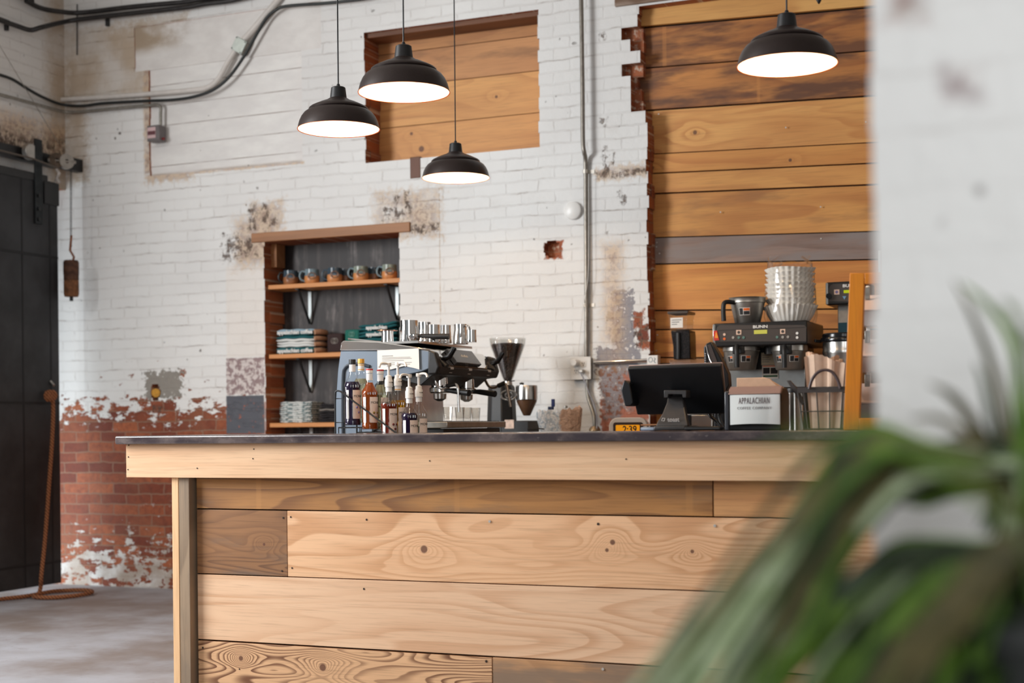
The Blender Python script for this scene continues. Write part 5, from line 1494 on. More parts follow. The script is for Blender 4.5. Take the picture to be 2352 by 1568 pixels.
for k, (lab, u0, u1, vt, cz) in enumerate((('front kraft paper bag in the wire basket, its top edge pinked', 1847, 1941, 812, 0), ('kraft paper bag behind the front one, rising slightly higher in the basket', 1850, 1936, 808, 1), ('rearmost kraft paper bag in the wire basket', 1856, 1925, 806, 2))):
    y_ = YK + .035 + k * .042
    a, b = P(u0, 850, y_).x, P(u1, 850, y_).x; zt1 = P(u0, vt + 8, y_).z; zt2 = P(u1, vt + 14, y_).z
    n = 16; top = []
    for i in range(n + 1):
        t = i / n; top.append((a + (b - a) * t, zt1 + (zt2 - zt1) * t + (.003 if i % 2 else 0) + .012 * math.sin(t * 5 + k)))
    bg = thing('paper_bag', lab, 'paper bag', (0, 0, 0), 0, 'paper bags in the wire basket')
    mb = MB(); vs = []; fs = []
    for i, (x, z_) in enumerate(top):
        t = i / n; wv = .006 * math.sin(t * 16 + k * 2) + (.004 if i % 4 == 1 else 0)
        xb = (a + b) / 2 + (x - (a + b) / 2) * .72
        vs += [(x, y_ + wv, z_), (x, y_ + wv + .02, z_ - .003), (xb, y_ + wv * .3, CT + .006), (xb, y_ + .022, CT + .006)]
    for i in range(n):
        c, d = i * 4, i * 4 + 4
        fs += [(c, c + 2, d + 2, d), (c + 1, d + 1, d + 3, c + 3), (c, d, d + 1, c + 1), (c + 2, c + 3, d + 3, d + 2)]
    fs += [(0, 1, 3, 2), (n * 4, n * 4 + 2, n * 4 + 3, n * 4 + 1)]
    mb._new(vs, fs); mb.build('bag_paper', M_KRAFT if k else plain('pale_kraft', lin(224, 194, 170), .75, var=.05), bg, smooth=25)

# orange frame leaning on the bar
YF = 4.93
M_OR = wood('orange_stained_frame', (232, 142, 14), (204, 104, 4), 2.0, 6, axis='z', lines=.2, rough=.45)
fr = thing('display_frame', 'bright orange-brown wooden frame standing on the bar beside the wire basket', 'frame')
fp_ = [P(1952, 627, YF), P(1985.5, 627, YF), P(1973, 988, YF), P(1937, 988, YF)]
fz0 = CT + .0005
wf = .62
def fslab(name, a, b, c, d, y0, y1):
    return MB().prism([(p.x, max(p.z, fz0)) for p in (a, b, c, d)], y0, y1, 'y').build(name, M_OR, fr, bevel=.002)
fslab('post', *fp_, YF, YF + .03)
tr0, br0 = fp_[1], P(1984, 652, YF)
fslab('top_rail', Vector((fp_[1].x, YF, fp_[1].z)), Vector((fp_[1].x + wf, YF, fp_[1].z - .01)), Vector((fp_[1].x + wf, YF, fp_[1].z - .05)), Vector((fp_[1].x, YF, br0.z)), YF, YF + .03)
fslab('post', *[p + Vector((wf + .02, 0, -.01)) for p in fp_], YF, YF + .03)
MB().box((fp_[2].x, YF, fz0), (fp_[3].x + wf, YF + .03, fz0 + .04)).build('bottom_rail', M_OR, fr, bevel=.002)

# bin tower seen through the frame
YT = 5.30
bt_ = thing('bin_tower', 'pale three-tier bin tower seen through the orange frame', 'bin tower')
M_BINW = plain('frosted_plastic', lin(226, 216, 212), .3, Transmission_Weight=.25)
M_BINP = plain('pinkish_plastic', lin(214, 186, 172), .3)
tx0, tx1 = P(1970, 800, YT).x, P(2110, 800, YT).x
for u in (1988, 2106):
    MB().box((P(u, 800, YT).x, YT + .02, CT), (P(u + 8, 800, YT).x, YT + .04, P(u, 655, YT).z)).build('post', M_WHITE, bt_, bevel=.002)
for k, (v0, v1) in enumerate(((740, 660), (845, 760), (955, 860))):
    z0, z1 = P(1990, v0 + 10, YT).z, P(1990, v1, YT).z
    tr_ = MB().prism([(YT - .06, z0), (YT + .02, z0), (YT + .02, z0 + (z1 - z0) * .75), (YT - .09, z0 + (z1 - z0) * .35)], tx0 + .002, tx1 - .004, 'x').build('tray', M_BINW if k != 1 else M_BINP, bt_, bevel=.003)
    MB().prism([(YT - .095, z0 + (z1 - z0) * .36), (YT + .02, z0 + (z1 - z0) * .78), (YT + .02, z0 + (z1 - z0) * .81), (YT - .095, z0 + (z1 - z0) * .39)], tx0, tx1, 'x').build('lid', M_BINP, tr_)
    q = P(1994, v1 + 14, YT); MB().cbox((q.x, YT - .02, q.z), (.018, .01, .045)).build('clip', M_GALV, tr_, bevel=.002)
MB().box((tx0 + .004, YT - .06, CT), (tx1 - .006, YT + .02, CT + .02)).build('base', M_WHITE, bt_)

# ================================================================== back counter: brewers, grinder, funnel, filters
M_BUNN = plain('brewer_black', lin(26, 25, 26), .32)
M_BPAN = plain('brewer_panel', lin(72, 64, 60), .35)
M_LCD = emis('lcd_yellow', lin(214, 204, 96), .8)
M_TAGO = plain('label_orange', lin(232, 108, 34), .6)
YBW = 7.46


def ppx(u, v, y): q = P(u, v, y); return q.x, q.z


def brewer_funnel(parent, uc, ul, ur, vt, vb, y, hu):
    k = S(uc, y); r = (ur - ul) / 2 * k; x, zt_ = ppx(uc, vt, y + r); zb_ = P(uc, vb, y + r).z
    h = zt_ - zb_
    f = MB().lathe([(0, 0), (r * .72, 0), (r * .76, .006), (r * .95, h * .72), (r, h * .74), (r, h), (0, h)], 36, (x, y + r, zb_)).build('brew_funnel', M_DSTEEL, parent)
    xh, _ = ppx(hu, 800, y - .03)
    MB().box((xh - .030, y - .006, zt_ - .055), (xh + .034, y + .03, zt_ - .004)).build('handle_block', M_BLACK, f, bevel=.004)
    MB().tube([(xh, y - .02, zt_ - .012), (xh + .001, y - .036, zt_ - .03), (xh + .002, y - .036, zt_ - .06), (xh + .002, y - .034, zt_ - .128)], .0125, 12).build('handle', M_BLACK, f)
    for a0, a1 in ((-128, -108), (-78, -44)):
        lb = label_arc(r * .90, h * .30, h * .54, a0, a1)
        bmesh.ops.translate(lb.bm, vec=(x, y + r, zb_), verts=lb.bm.verts)
        for v in lb.bm.verts:      # follow the cone
            t = (v.co.z - zb_) / h; rr = r * (.76 + .19 * min(1, t / .72)) + .0015
            d = Vector((v.co.x - x, v.co.y - y - r)).normalized(); v.co.x, v.co.y = x + d.x * rr, y + r + d.y * rr
        l_ = lb.build('warning_label', M_PAPER, f, smooth=80, fix=False)
        for (f0, f1, z0, z1, m) in ((.05, .46, .06, .94, M_INK), (.52, .95, .62, .94, M_TAGO), (.52, .95, .06, .56, M_INK)):
            b = label_arc(1, h * (.30 + .24 * z0), h * (.30 + .24 * z1), a0 + (a1 - a0) * f0, a0 + (a1 - a0) * f1)
            for v in b.bm.verts:
                t = v.co.z / h; rr = r * (.76 + .19 * min(1, t / .72)) + .0025; a = math.atan2(v.co.y, v.co.x)
                v.co = (x + rr * math.cos(a), y + r + rr * math.sin(a), zb_ + v.co.z)
            b.build('label_block', m, l_, smooth=80, fix=False)
    return f


bw = thing('coffee_brewer', 'wide black twin coffee brewer on the back counter, two steel funnels under its head', 'coffee brewer')
x0, zt_ = ppx(1638, 743, YBW); x1, zb_ = ppx(1854, 790.5, YBW)
MB().box((x0, YBW, zb_), (x1, YBW + .46, zt_)).build('head', M_BUNN, bw, bevel=.008, seg=3)
hd = MB().prism([ppx(u, v, YBW) for u, v in ((1645, 784), (1645, 757), (1648, 750), (1654, 746.5), (1847, 746), (1852, 751), (1852, 784))], YBW - .003, YBW + .002, 'y').build('control_panel', M_BPAN, bw)
MB().box((x0 - .003, YBW - .002, zb_ + .004), (x0 + .012, YBW + .03, zt_ - .004)).build('end_trim', M_STEEL, bw, bevel=.003)
fy = YBW - .0035
q = ppx(1746.5, 750.3, YBW)
mb = MB().text('BUNN', .021, TM(q[0], fy, q[1]) @ fmat(), .001, 1.35, bold=.0006); mb.build('lettering', M_PAPER, hd, smooth=0)


def pbox(name, u0, v0, u1, v1, y, m, parent, t=.002, bev=0):
    a, b = ppx(u0, v1, y), ppx(u1, v0, y)
    return MB().box((a[0], y - t, a[1]), (b[0], y, b[1])).build(name, m, parent, bevel=bev)


pbox('display', 1732, 757, 1762, 767, fy, M_LCD, hd)
zl_ = ppx(1747, 755.2, fy)[1]
MB().box((ppx(1650, 754, fy)[0], fy - .001, zl_ - .0008), (ppx(1850, 754, fy)[0], fy, zl_ + .0008)).build('panel_line', M_BUNN, hd)
M_PEACH = plain('peach_button', lin(230, 196, 174), .5)
for u, v in ((1697, 763), (1798, 761)):
    b_ = pbox('brew_button', u - 6, v - 5.8, u + 6, v + 5.8, fy, M_PEACH, hd, bev=.001)
    q = ppx(u, v, fy); MB().cyl((q[0], fy - .0018, q[1]), (q[0], fy - .003, q[1]), .008, seg=16).build('button_symbol', M_BPAN, b_)
for u, v, m in ((1664, 768, M_PEACH), (1664, 778, M_TAGO), (1684, 775, M_GALV), (1697, 775, 'g'), (1708, 775, 'g'), (1785, 774, 'g'), (1798, 774, M_GALV), (1810, 773.5, M_GALV), (1831, 765, M_PAPER), (1831, 775, M_PAPER)):
    q = ppx(u, v, fy)
    if m == 'g': m = plain('teal_button', lin(92, 128, 118), .5)
    if m is M_GALV: m = M_DSTEEL
    MB().cyl((q[0], fy, q[1]), (q[0], fy - .003, q[1]), .0072, seg=16).build('round_button', m, hd)
tg_ = MB().prism([ppx(u, v, fy - .002) for u, v in ((1639, 760), (1647, 759), (1652, 781), (1640, 782))], fy - .004, fy - .001, 'y').build('hanging_tag', plain('red_tag', lin(206, 44, 26), .5), bw)
MB().prism([ppx(u, v, fy - .004) for u, v in ((1644, 763), (1646, 763), (1650, 776), (1642, 776))], fy - .0055, fy - .0038, 'y').build('tag_print', plain('yellow_print2', lin(240, 150, 40), .5), tg_)
cx0, cx1 = ppx(1662, 800, YBW + .25)[0], ppx(1852, 800, YBW + .25)[0]
MB().box((cx0, YBW + .25, WZ + .06), (cx1, YBW + .46, zb_ + .01)).build('column', M_BUNN, bw, bevel=.004)
MB().box((cx0 + .004, YBW + .235, P(1700, 892, YBW + .24).z), (cx1 - .004, YBW + .255, P(1700, 848, YBW + .24).z)).build('steel_skirt', M_STEEL, bw, bevel=.003)
MB().box((x0 + .01, YBW + .0, WZ), (x1 - .01, YBW + .46, WZ + .06)).build('base', M_BUNN, bw, bevel=.006)
ly = YBW + .23
a_ = pbox('instruction_label', 1749, 809, 1779, 838, ly, plain('beige_label', lin(226, 208, 178), .7), bw)
for k, v in enumerate((815, 820, 825, 830)): pbox('printed_line', 1751, v, 1770 - 3 * (k % 2), v + 1.4, ly - .002, M_GREYINK, a_, .001)
a_ = pbox('safety_label', 1751, 838, 1788, 870, ly, M_PAPER, bw)
for u0, v0, u1, v1, m in ((1752, 839, 1787, 842, M_TAGO), (1753, 844, 1768, 858, M_INK), (1770, 844, 1786, 858, M_INK), (1753, 861, 1786, 866, plain('label_green', lin(44, 92, 62), .6))): pbox('label_block', u0, v0, u1, v1, ly - .002, m, a_, .001)
brewer_funnel(bw, 1703, 1660, 1746, 791, 850, YBW + .01, 1692)
brewer_funnel(bw, 1813, 1771, 1855, 791, 849, YBW + .01, 1801)
MB().cyl((ppx(1757, 800, YBW)[0], YBW + .12, zb_ - .04), (ppx(1757, 800, YBW)[0], YBW + .12, zb_ + .01), .03).build('spray_head', M_BLACK, bw)

# loose funnel and filter pile on the brewer head
zt_ += .0005
yfn = YBW + .12
k = S(1717, yfn); r = 42 * k
x = P(1717, 700, yfn).x; h = P(1717, 684, yfn).z - zt_
fn = thing('brew_basket', 'spare steel brew basket with a black handle on top of the twin brewer', 'brew basket', (x, yfn, zt_))
MB().lathe([(0, 0), (r * .66, 0), (r * .70, .005), (r * .93, h * .78), (r * .97, h * .80), (r * .97, h * .95), (r * 1.02, h), (r * .96, h), (r * .92, h * .8), (r * .64, .012), (0, .012)], 40).build('bowl', M_DSTEEL, fn)
MB().tube(smooth_path([(-r * .55, -r * .75, h * .80), (-r * .85, -r * 1.0, h * .82), (-r * 1.02, -r * 1.12, h * .76), (-r * 1.06, -r * 1.15, h * .5), (-r * 1.04, -r * 1.14, .012)], 4), .0125, 10).build('handle', M_BLACK, fn)
mb = MB()
for i in range(7): mb.tube([(r * (-.6 + .2 * i), r * .1, .02), (r * (-.6 + .2 * i), r * .1, h * .92)], .0018, 5)
mb.tube([(-r * .8, r * .1, h * .9), (r * .8, r * .1, h * .9)], .0022, 6)
mb.build('wire_insert', M_CHROME, fn)
lb = label_arc(r * .90, h * .30, h * .58, -108, -68)
for v in lb.bm.verts:
    t = v.co.z / h; rr = r * (.70 + .23 * t / .78) + .002; a = math.atan2(v.co.y, v.co.x); v.co.x, v.co.y = rr * math.cos(a), rr * math.sin(a)
l_ = lb.build('warning_label', M_PAPER, fn, smooth=80, fix=False)
for f0, f1, z0, z1, m in ((.04, .36, .06, .94, M_INK), (.42, .96, .60, .94, M_TAGO), (.42, .96, .06, .54, M_INK)):
    b = label_arc(1, h * (.30 + .28 * z0), h * (.30 + .28 * z1), -108 + 40 * f0, -108 + 40 * f1)
    for v in b.bm.verts:
        t = v.co.z / h; rr = r * (.70 + .23 * t / .78) + .003; a = math.atan2(v.co.y, v.co.x); v.co.x, v.co.y = rr * math.cos(a), rr * math.sin(a)
    b.build('label_block', m, l_, smooth=80, fix=False)

yfn = YBW + .22
ff = thing('filter_pile', 'pile of white fluted coffee filters in a clear plastic bag on the twin brewer', 'coffee filters', (P(1816, 739, yfn).x, yfn, zt_))
k = S(1816, yfn)
M_FILT = plain('filter_paper', lin(240, 236, 228), .8, Subsurface_Weight=.0)


def fluted(r0, z0, r1, z1, nfl, amp, seed=0, th=.0):
    mb = MB(); n = nfl * 6; rings = []
    for t in (0, .25, .5, .75, 1.0):
        rg = []
        for i in range(n):
            a = 2 * PI * i / n; wv = math.cos(a * nfl) * amp * t
            rr = r0 + (r1 - r0) * t + wv; rg.append((rr * math.cos(a), rr * math.sin(a), z0 + (z1 - z0) * (t ** 1.3) + .003 * t * math.sin(3 * a + seed)))
        rings.append(rg)
    vs = [p for rg in rings for p in rg] + [(0, 0, z0), (0, 0, z1 * .4 + z0 * .6)]
    fs = []
    for q_ in range(4):
        for i in range(n): j = (i + 1) % n; fs.append((q_ * n + i, q_ * n + j, (q_ + 1) * n + j, (q_ + 1) * n + i))
    for i in range(n): j = (i + 1) % n; fs.append((len(vs) - 2, j, i))
    for i in range(n): j = (i + 1) % n; fs.append((len(vs) - 1, 4 * n + i, 4 * n + j))
    mb._new(vs, fs); return mb


fluted(40 * k, .001, 60 * k, 40 * k, 30, .0065).build('filter', M_FILT, ff, smooth=60)
zc_ = 30 * k
for i in range(8):
    r_ = (55.5 + 1.6 * math.sin(i * 2.1)) * k
    fluted(r_ * .80, zc_ + i * 11.6 * k, r_, zc_ + (i * 11.6 + 14) * k, 26, .0045, i).build('filter', M_FILT, ff, smooth=60)
M_FILM = glass('bag_film', (.99, .99, .99), .75, .12, .05)
mb = MB(); n = 40; rings = []
for zf, rf, am in ((.0, 60, 1), (18, 64, 2), (40, 63, 2), (70, 60, 2), (100, 59, 2), (122, 57, 3), (132, 48, 6), (140, 40, 12)):
    rg = []
    for i in range(n):
        a = 2 * PI * i / n
        rr = (rf * .94 + am * math.sin(5 * a + zf * .3) + am * .5 * math.sin(11 * a + zf)) * k
        zz_ = zf * k + (.022 * max(0, math.sin(2 * a + .6)) ** 2 if zf > 130 else 0) + (.018 * max(0, math.sin(2 * a + .6)) ** 3 if zf > 138 else 0)
        rg.append((rr * math.cos(a), rr * math.sin(a) * .95, zz_ + .0006))
    rings.append(rg)
vs = [p for rg in rings for p in rg]
fs = [(q_ * n + i, q_ * n + (i + 1) % n, (q_ + 1) * n + (i + 1) % n, (q_ + 1) * n + i) for q_ in range(len(rings) - 1) for i in range(n)]
mb._new(vs, fs); mb.build('plastic_bag', M_FILM, ff, smooth=35)

# bulk grinder with clear hopper by the plank wall
YGR = 7.93
qg = P(1566, 900, YGR); k = S(1566, YGR)
bg_ = thing('bulk_grinder', 'bulk coffee grinder with a square clear hopper and paper label, against the plank wall', 'coffee grinder', (qg.x, YGR, WZ))
zq = lambda v: P(1566, v, YGR).z - WZ
xx = lambda u: P(u, 760, YGR).x - qg.x
MB().box((xx(1541), -.07, zq(722)), (xx(1588), .09, zq(716))).build('lid', plain('smoked_lid', lin(74, 66, 62), .3), bg_, bevel=.002)
MB().hexa([(xx(1545), -.055, zq(759)), (xx(1584), -.055, zq(759)), (xx(1584), .07, zq(759)), (xx(1545), .07, zq(759)), (xx(1543), -.065, zq(722)), (xx(1586), -.065, zq(722)), (xx(1586), .085, zq(722)), (xx(1543), .085, zq(722))]).build('hopper', M_PLASTIC, bg_, bevel=.003)
lb_ = MB().box((xx(1548), -.068, zq(754)), (xx(1576), -.0665, zq(731))).build('paper_label', M_PAPER, bg_)
for kk_, v in enumerate((736, 741, 746)): MB().box((xx(1551), -.0692, zq(v + .8)), (xx(1573 - 5 * kk_), -.068, zq(v - .8))).build('printed_line', M_GREYINK, lb_)
mb = MB(); vs = []
prof = [(1547, 1590, 759.5), (1549, 1591, 775), (1552, 1591, 795), (1552.5, 1592, 826)]
for a, b, v in prof: vs += [(xx(a), -.06, zq(v)), (xx(b), -.06, zq(v)), (xx(b), .07, zq(v)), (xx(a), .07, zq(v))]
fs = [(0, 1, 2, 3), (12, 15, 14, 13)]
for i in range(3):
    for j in range(4): fs.append((i * 4 + j, i * 4 + 4 + j, i * 4 + 4 + (j + 1) % 4, i * 4 + (j + 1) % 4))
mb._new(vs, fs); mb.build('bean_bin', plain('smoked_bin', lin(34, 30, 30), .12, var=.5, scale=140), bg_, bevel=.006)
MB().tube([(xx(1565), -.062, zq(766)), (xx(1566), -.066, zq(800)), (xx(1565), -.062, zq(825))], .014, 10).build('chute', M_BLACK, bg_)
MB().box((xx(1544), -.065, zq(840)), (xx(1592), .07, zq(827))).build('bin_base', M_PLASTIC, bg_, bevel=.003)
MB().box((xx(1542), -.08, 0), (xx(1594), .09, zq(840.5))).build('base', M_BUNN, bg_, bevel=.006)
tag(MB().cbox((P(1531, 842, 8.1).x, 8.08, P(1531, 840, 8.1).z - .01), (.07, .05, .05)).build('black_socket', M_BLACK, bevel=.006), 'small black box on the plank wall right of the switch cover', 'box')
# lower stack under it so that the socket block is fixed to the boards
pan = thing('steel_pan', 'steel food pan on the back counter, glimpsed under the register tablet', 'pan', (P(1612, 960, 7.45).x, 7.47, WZ))
pw = 30 * S(1612, 7.45); ph = P(1612, 951, 7.45).z - WZ
MB().hexa([(-pw * .9, -.05, 0), (pw * .9, -.05, 0), (pw * .9, .12, 0), (-pw * .9, .12, 0), (-pw, -.06, ph), (pw, -.06, ph), (pw, .13, ph), (-pw, .13, ph)]).build('pan_body', M_STEEL, pan, bevel=.006)
MB().box((-pw - .008, -.068, ph), (pw + .008, .138, ph + .006)).build('rim', M_STEEL, pan, bevel=.002)

# second brewer and thermal server
YB2_ = 7.72
b2 = thing('coffee_brewer', 'tall single coffee brewer half hidden behind the orange frame', 'coffee brewer')
x0, zt2 = ppx(1897, 648, YB2_); x1, zb2 = ppx(1990, 697, YB2_)
MB().box((x0, YB2_, zb2), (x1, YB2_ + .30, zt2)).build('head', M_BUNN, b2, bevel=.008, seg=3)
hd2 = MB().prism([ppx(u, v, YB2_) for u, v in ((1904, 692), (1904, 662), (1908, 655), (1914, 652), (1985, 651), (1985, 692))], YB2_ - .003, YB2_ + .002, 'y').build('control_panel', M_BPAN, b2)
MB().box((x0 - .002, YB2_ - .002, zb2 + .004), (x0 + .012, YB2_ + .02, zt2 - .004)).build('end_trim', M_STEEL, b2, bevel=.002)
fy = YB2_ - .0035; q = ppx(1953, 656, YB2_)
mb = MB().text('BUNN', .022, TM(q[0], fy, q[1]) @ fmat(), .001, 1.3, bold=.0006); mb.build('lettering', M_PAPER, hd2, smooth=0)
pbox('display', 1938, 665, 1966, 673, fy, emis('lcd_lime', lin(196, 204, 40), .8), hd2)
b_ = pbox('brew_button', 1916, 664.5, 1928, 676.5, fy, M_PEACH, hd2); q = ppx(1922, 670.5, fy); MB().cyl((q[0], fy - .0018, q[1]), (q[0], fy - .003, q[1]), .008, seg=16).build('button_symbol', plain('violet_symbol', lin(120, 108, 150), .5), b_)
q = ppx(1905, 680, fy); MB().cyl((q[0], fy, q[1]), (q[0], fy - .02, q[1]), .015, seg=20).build('faucet_knob', M_BLACKG, b2)
MB().prism([ppx(u, v, fy) for u, v in ((1935, 680), (1944, 680), (1939.5, 688))], fy - .002, fy, 'y').build('button_mark', plain('sky_mark', lin(110, 150, 180), .5), hd2)
cx0, cx1 = ppx(1924, 720, YB2_ + .1)[0], ppx(1975, 720, YB2_ + .1)[0]
MB().box((cx0, YB2_ + .1, WZ + .05), (cx1, YB2_ + .29, zb2 + .005)).build('column', M_DSTEEL, b2, bevel=.004)
MB().box((cx0 + .004, YB2_ + .094, ppx(1930, 763, YB2_ + .1)[1]), (cx0 + .05, YB2_ + .1, ppx(1930, 741, YB2_ + .1)[1])).build('sticker', plain('blue_sticker', lin(36, 98, 122), .5), b2)
MB().box((x0 + .02, YB2_ - .0, WZ), (x1, YB2_ + .3, WZ + .05)).build('base', M_BUNN, b2, bevel=.006)
YS = 7.52
sv = thing('thermal_server', 'ribbed steel thermal server with a black lid, right of the twin brewer', 'coffee server', (P(1936, 800, YS).x, YS + .02, WZ))
zs_ = lambda v: P(1936, v, YS).z - WZ; r = 47 * S(1936, YS)
MB().lathe([(0, 0), (r, 0), (r, zs_(812)), (r * 1.02, zs_(808)), (r, zs_(804)), (r, zs_(786)), (0, zs_(786))], 44).build('body', M_STEEL, sv)
MB().lathe([(0, zs_(785)), (r * 1.10, zs_(785)), (r * 1.12, zs_(780)), (r * 1.08, zs_(775)), (r * 1.02, zs_(774)), (r * 1.02, zs_(768)), (r * .96, zs_(765)), (0, zs_(764))], 44).build('lid', M_BLACKG, sv)
MB().tube([(-r * 1.05, -.02, zs_(782)), (-r * 1.3, -.05, zs_(781))], .009, 8).build('lid_lever', M_BLACK, sv)
MB().cyl((0, -r * .96, zs_(830)), (0, -r * 1.25, zs_(832)), .012).build('tap', plain('yellow_tap', lin(196, 176, 40), .5), sv)

# bag with scoops by the brick wall
YBG = 7.62
qb = P(1290, 985, YBG)
bgz = lambda v: P(1290, v, YBG).z
cb = thing('crumpled_bag', 'crumpled white and tan plastic bag on the work counter by the brick wall', 'bag', (0, 0, 0))
mb = MB(); n = 36; rings = []
cx, w0 = P(1286, 960, YBG).x, 46 * S(1286, YBG)
top, z_b = bgz(948) - WZ, 0
rj = random.Random(12)
jit = [rj.uniform(-1, 1) for _ in range(n)]
for t in (0, .3, .6, .85, 1.0, 1.04):
    rg = []
    for i in range(n):
        a = 2 * PI * i / n; e = 1 + .06 * jit[i] * t + .05 * math.sin(7 * a + t * 3)
        wr = w0 * (.86 + .16 * t if t <= 1 else .92) * e; dr = .07 * (.8 + .2 * t) * e
        rg.append((cx + wr * math.cos(a) + .02 * t * math.cos(a), YBG + dr * math.sin(a), WZ + top * t * (1 + .06 * jit[(i * 5) % n] * t + .10 * max(0, math.cos(a)) * t)))
    rings.append(rg)
vs = [p for rg in rings for p in rg] + [(cx, YBG, WZ + .002), (cx, YBG, WZ + top * .8)]
fs = [(q_ * n + i, q_ * n + (i + 1) % n, (q_ + 1) * n + (i + 1) % n, (q_ + 1) * n + i) for q_ in range(5) for i in range(n)]
fs += [(len(vs) - 2, (i + 1) % n, i) for i in range(n)] + [(len(vs) - 1, 5 * n + i, 5 * n + (i + 1) % n) for i in range(n)]
mb._new(vs, fs)
gb_ = G('crinkled_film'); pb_ = gb_.coord(); nb1 = gb_.noise(pb_, 14, 3, .6); nb2 = gb_.noise(pb_, 38, 3, .6, 1.0)
x_, y_, z_ = gb_.xyz(pb_)
right = gb_.step(x_ + (nb1 - .5) * .1, cx + .02, cx + .05)
M_CBAG = gb_.finish(gb_.pbr(gb_.mix(right * .9, gb_.mix(nb2.step(.45, .6), lin(236, 238, 240), lin(190, 204, 216)), lin(206, 164, 134)), .25, 0, gb_.bump(nb2, .9, .02)))
mb.build('bag_film', M_CBAG, cb, smooth=20)
br = thing('blue_brush', 'blue-headed scraper standing up out of the crumpled bag', 'scraper', (0, 0, 0))
q = P(1267, 950, YBG)
MB().tube([(q.x, YBG, q.z - .05), (q.x + .006, YBG, q.z + .005)], .006, 8).build('stem', plain('wood_stick', lin(170, 116, 80), .6), br)
MB().cbox((q.x + .010, YBG, P(1271, 925, YBG).z), (.020, .012, .045)).build('blade', plain('navy_plastic', lin(30, 44, 96), .4), br, bevel=.003)
MB().cbox((q.x - .004, YBG, P(1263, 937, YBG).z), (.034, .014, .018)).build('collar', plain('navy_plastic_dark', lin(28, 38, 72), .4), br, bevel=.003)
cbz = thing('door_catch', 'little grey tap with a dark knob behind the crumpled bag', 'tap', (0, 0, 0))
mb = MB().tube(smooth_path([P(1302, 985, 7.80), P(1301, 950, 7.80), P(1299, 940, 7.80)], 4), .007, 8); mb.build('stem', M_GALV, cbz)
MB().lathe([(0, -.01), (.012, -.006), (.012, .006), (0, .01)], 14, P(1299, 934, 7.80)).build('knob', M_DSTEEL, cbz)
tag(MB().tube([P(1212, 985, 7.40), P(1225, 986, 7.38), P(1240, 984, 7.38), P(1250, 985, 7.38)], .004, 6).build('loose_cable', M_BLACK), 'short loose black cable lying between the grinder and the crumpled bag', 'cable')
tag(MB().cbox((P(2021, 600, 8.16).x, 8.165, P(2021, 600, 8.16).z), (.012, .012, 50 * S(2021, 8.16))).build('bright_gap_strip', M_WHITE), 'narrow white strip standing in for a bright gap beside the brick pillar', 'strip')  # strip added in place of a bright gap next to the pillar

# ================================================================== pendant lamps
gL = G('bronze_shade'); pL = gL.coord(); nL = gL.noise(pL, 900, 2, .5)
M_SHADE = gL.finish(gL.pbr(gL.mix(nL.step(.4, .7), lin(40, 32, 31), lin(62, 50, 47)), .36, .25, gL.bump(nL, .12, .001)))
M_ENAMEL = plain('white_enamel', lin(244, 240, 232), .4)
M_RIM = plain('copper_rim', lin(176, 78, 30), .35, .4)
M_BULB = emis('lamp_bulb', (1.0, .62, .28), 14.0)
R0 = .18
outer = [(.0285, .1855), (.031, .184), (.0365, .137), (.046, .132), (.050, .128), (.082, .116), (.108, .104), (.122, .0970), (.1290, .0915), (.1305, .0870), (.1272, .0832), (.1345, .0805), (.150, .070), (.163, .0535), (.172, .034), (.1775, .014), (R0, 0)]


def pendant(lab, u, v, w):
    d = 2 * R0 * FPX / w
    c = PD(u, v, d)
    t = thing('pendant_lamp', lab, 'lamp', (c.x, c.y, c.z), 0, 'pendant lamps over the bar')
    inner = [(r - .0028, z - .0015) for r, z in outer[3:-1]] + [(R0 - .002, .0008)]
    MB().lathe(outer[2:], 64).build('shade', M_SHADE, t, smooth=50)
    MB().lathe([(0, .1265)] + inner, 64).build('enamel_lining', M_ENAMEL, t, smooth=50)
    MB().lathe([(R0 + .0012, -.0012), (R0 + .0018, .001), (R0 - .001, .0022), (R0 - .0028, .0008)], 64, (0, 0, 0), None, closed=True).build('rim', M_RIM, t)
    MB().lathe([(0, .1855), (.026, .1855), (.0315, .182), (.0370, .137), (.0365, .1365), (0, .1365)], 32).build('socket_cap', M_BLACK, t)
    MB().lathe([(0, .199), (.006, .199), (.008, .193), (.008, .185), (0, .185)], 16).build('cord_grip', M_BLACK, t)
    MB().tube([(0, 0, .197), (.001, 0, (4.6 - c.z) * .5), (0, 0, 4.6 - c.z - .02)], .0033, 8).build('cord', M_BLACK, t)
    MB().lathe([(0, 4.6 - c.z), (.06, 4.6 - c.z), (.055, 4.575 - c.z), (0, 4.57 - c.z)], 28).build('ceiling_rose', M_BLACK, t)
    MB().lathe([(0, .045), (.018, .052), (.028, .07), (.026, .085), (.014, .105), (.013, .126), (0, .126)], 20).build('bulb', M_BULB, t)
    l = bpy.data.lights.new('lamp_light', 'POINT'); l.energy = 10.0; l.color = (1.0, .66, .36); l.shadow_soft_size = .025
    o = bpy.data.objects.new('lamp_light', l); C.collection.objects.link(o); o.parent = t; o.location = (0, 0, .034)
    return t


pendant('bronze pendant lamp hanging lowest, in front of the white wall below the boarded window', 1047, 409, 155)
pendant('bronze pendant lamp farthest left, beside the boarded window', 778, 297, 188)
pendant('bronze pendant lamp in front of the boarded window', 928, 213, 210)
pendant('bronze pendant lamp in front of the plank-covered doorway', 1808, 150, 228)
hk = thing('ceiling_hook', 'small dark pointed weight hanging at the top edge near the doorway lamp', 'weight', tuple(PD(1881, 10, 5.2)))
MB().lathe([(0, 0), (.004, .004), (.013, .022), (.009, .04), (0, .046)], 14).build('bob', M_BLACK, hk)
MB().tube([(0, 0, .04), (0, 0, 4.6 - hk.location.z)], .002, 6).build('line', M_BLACK, hk)

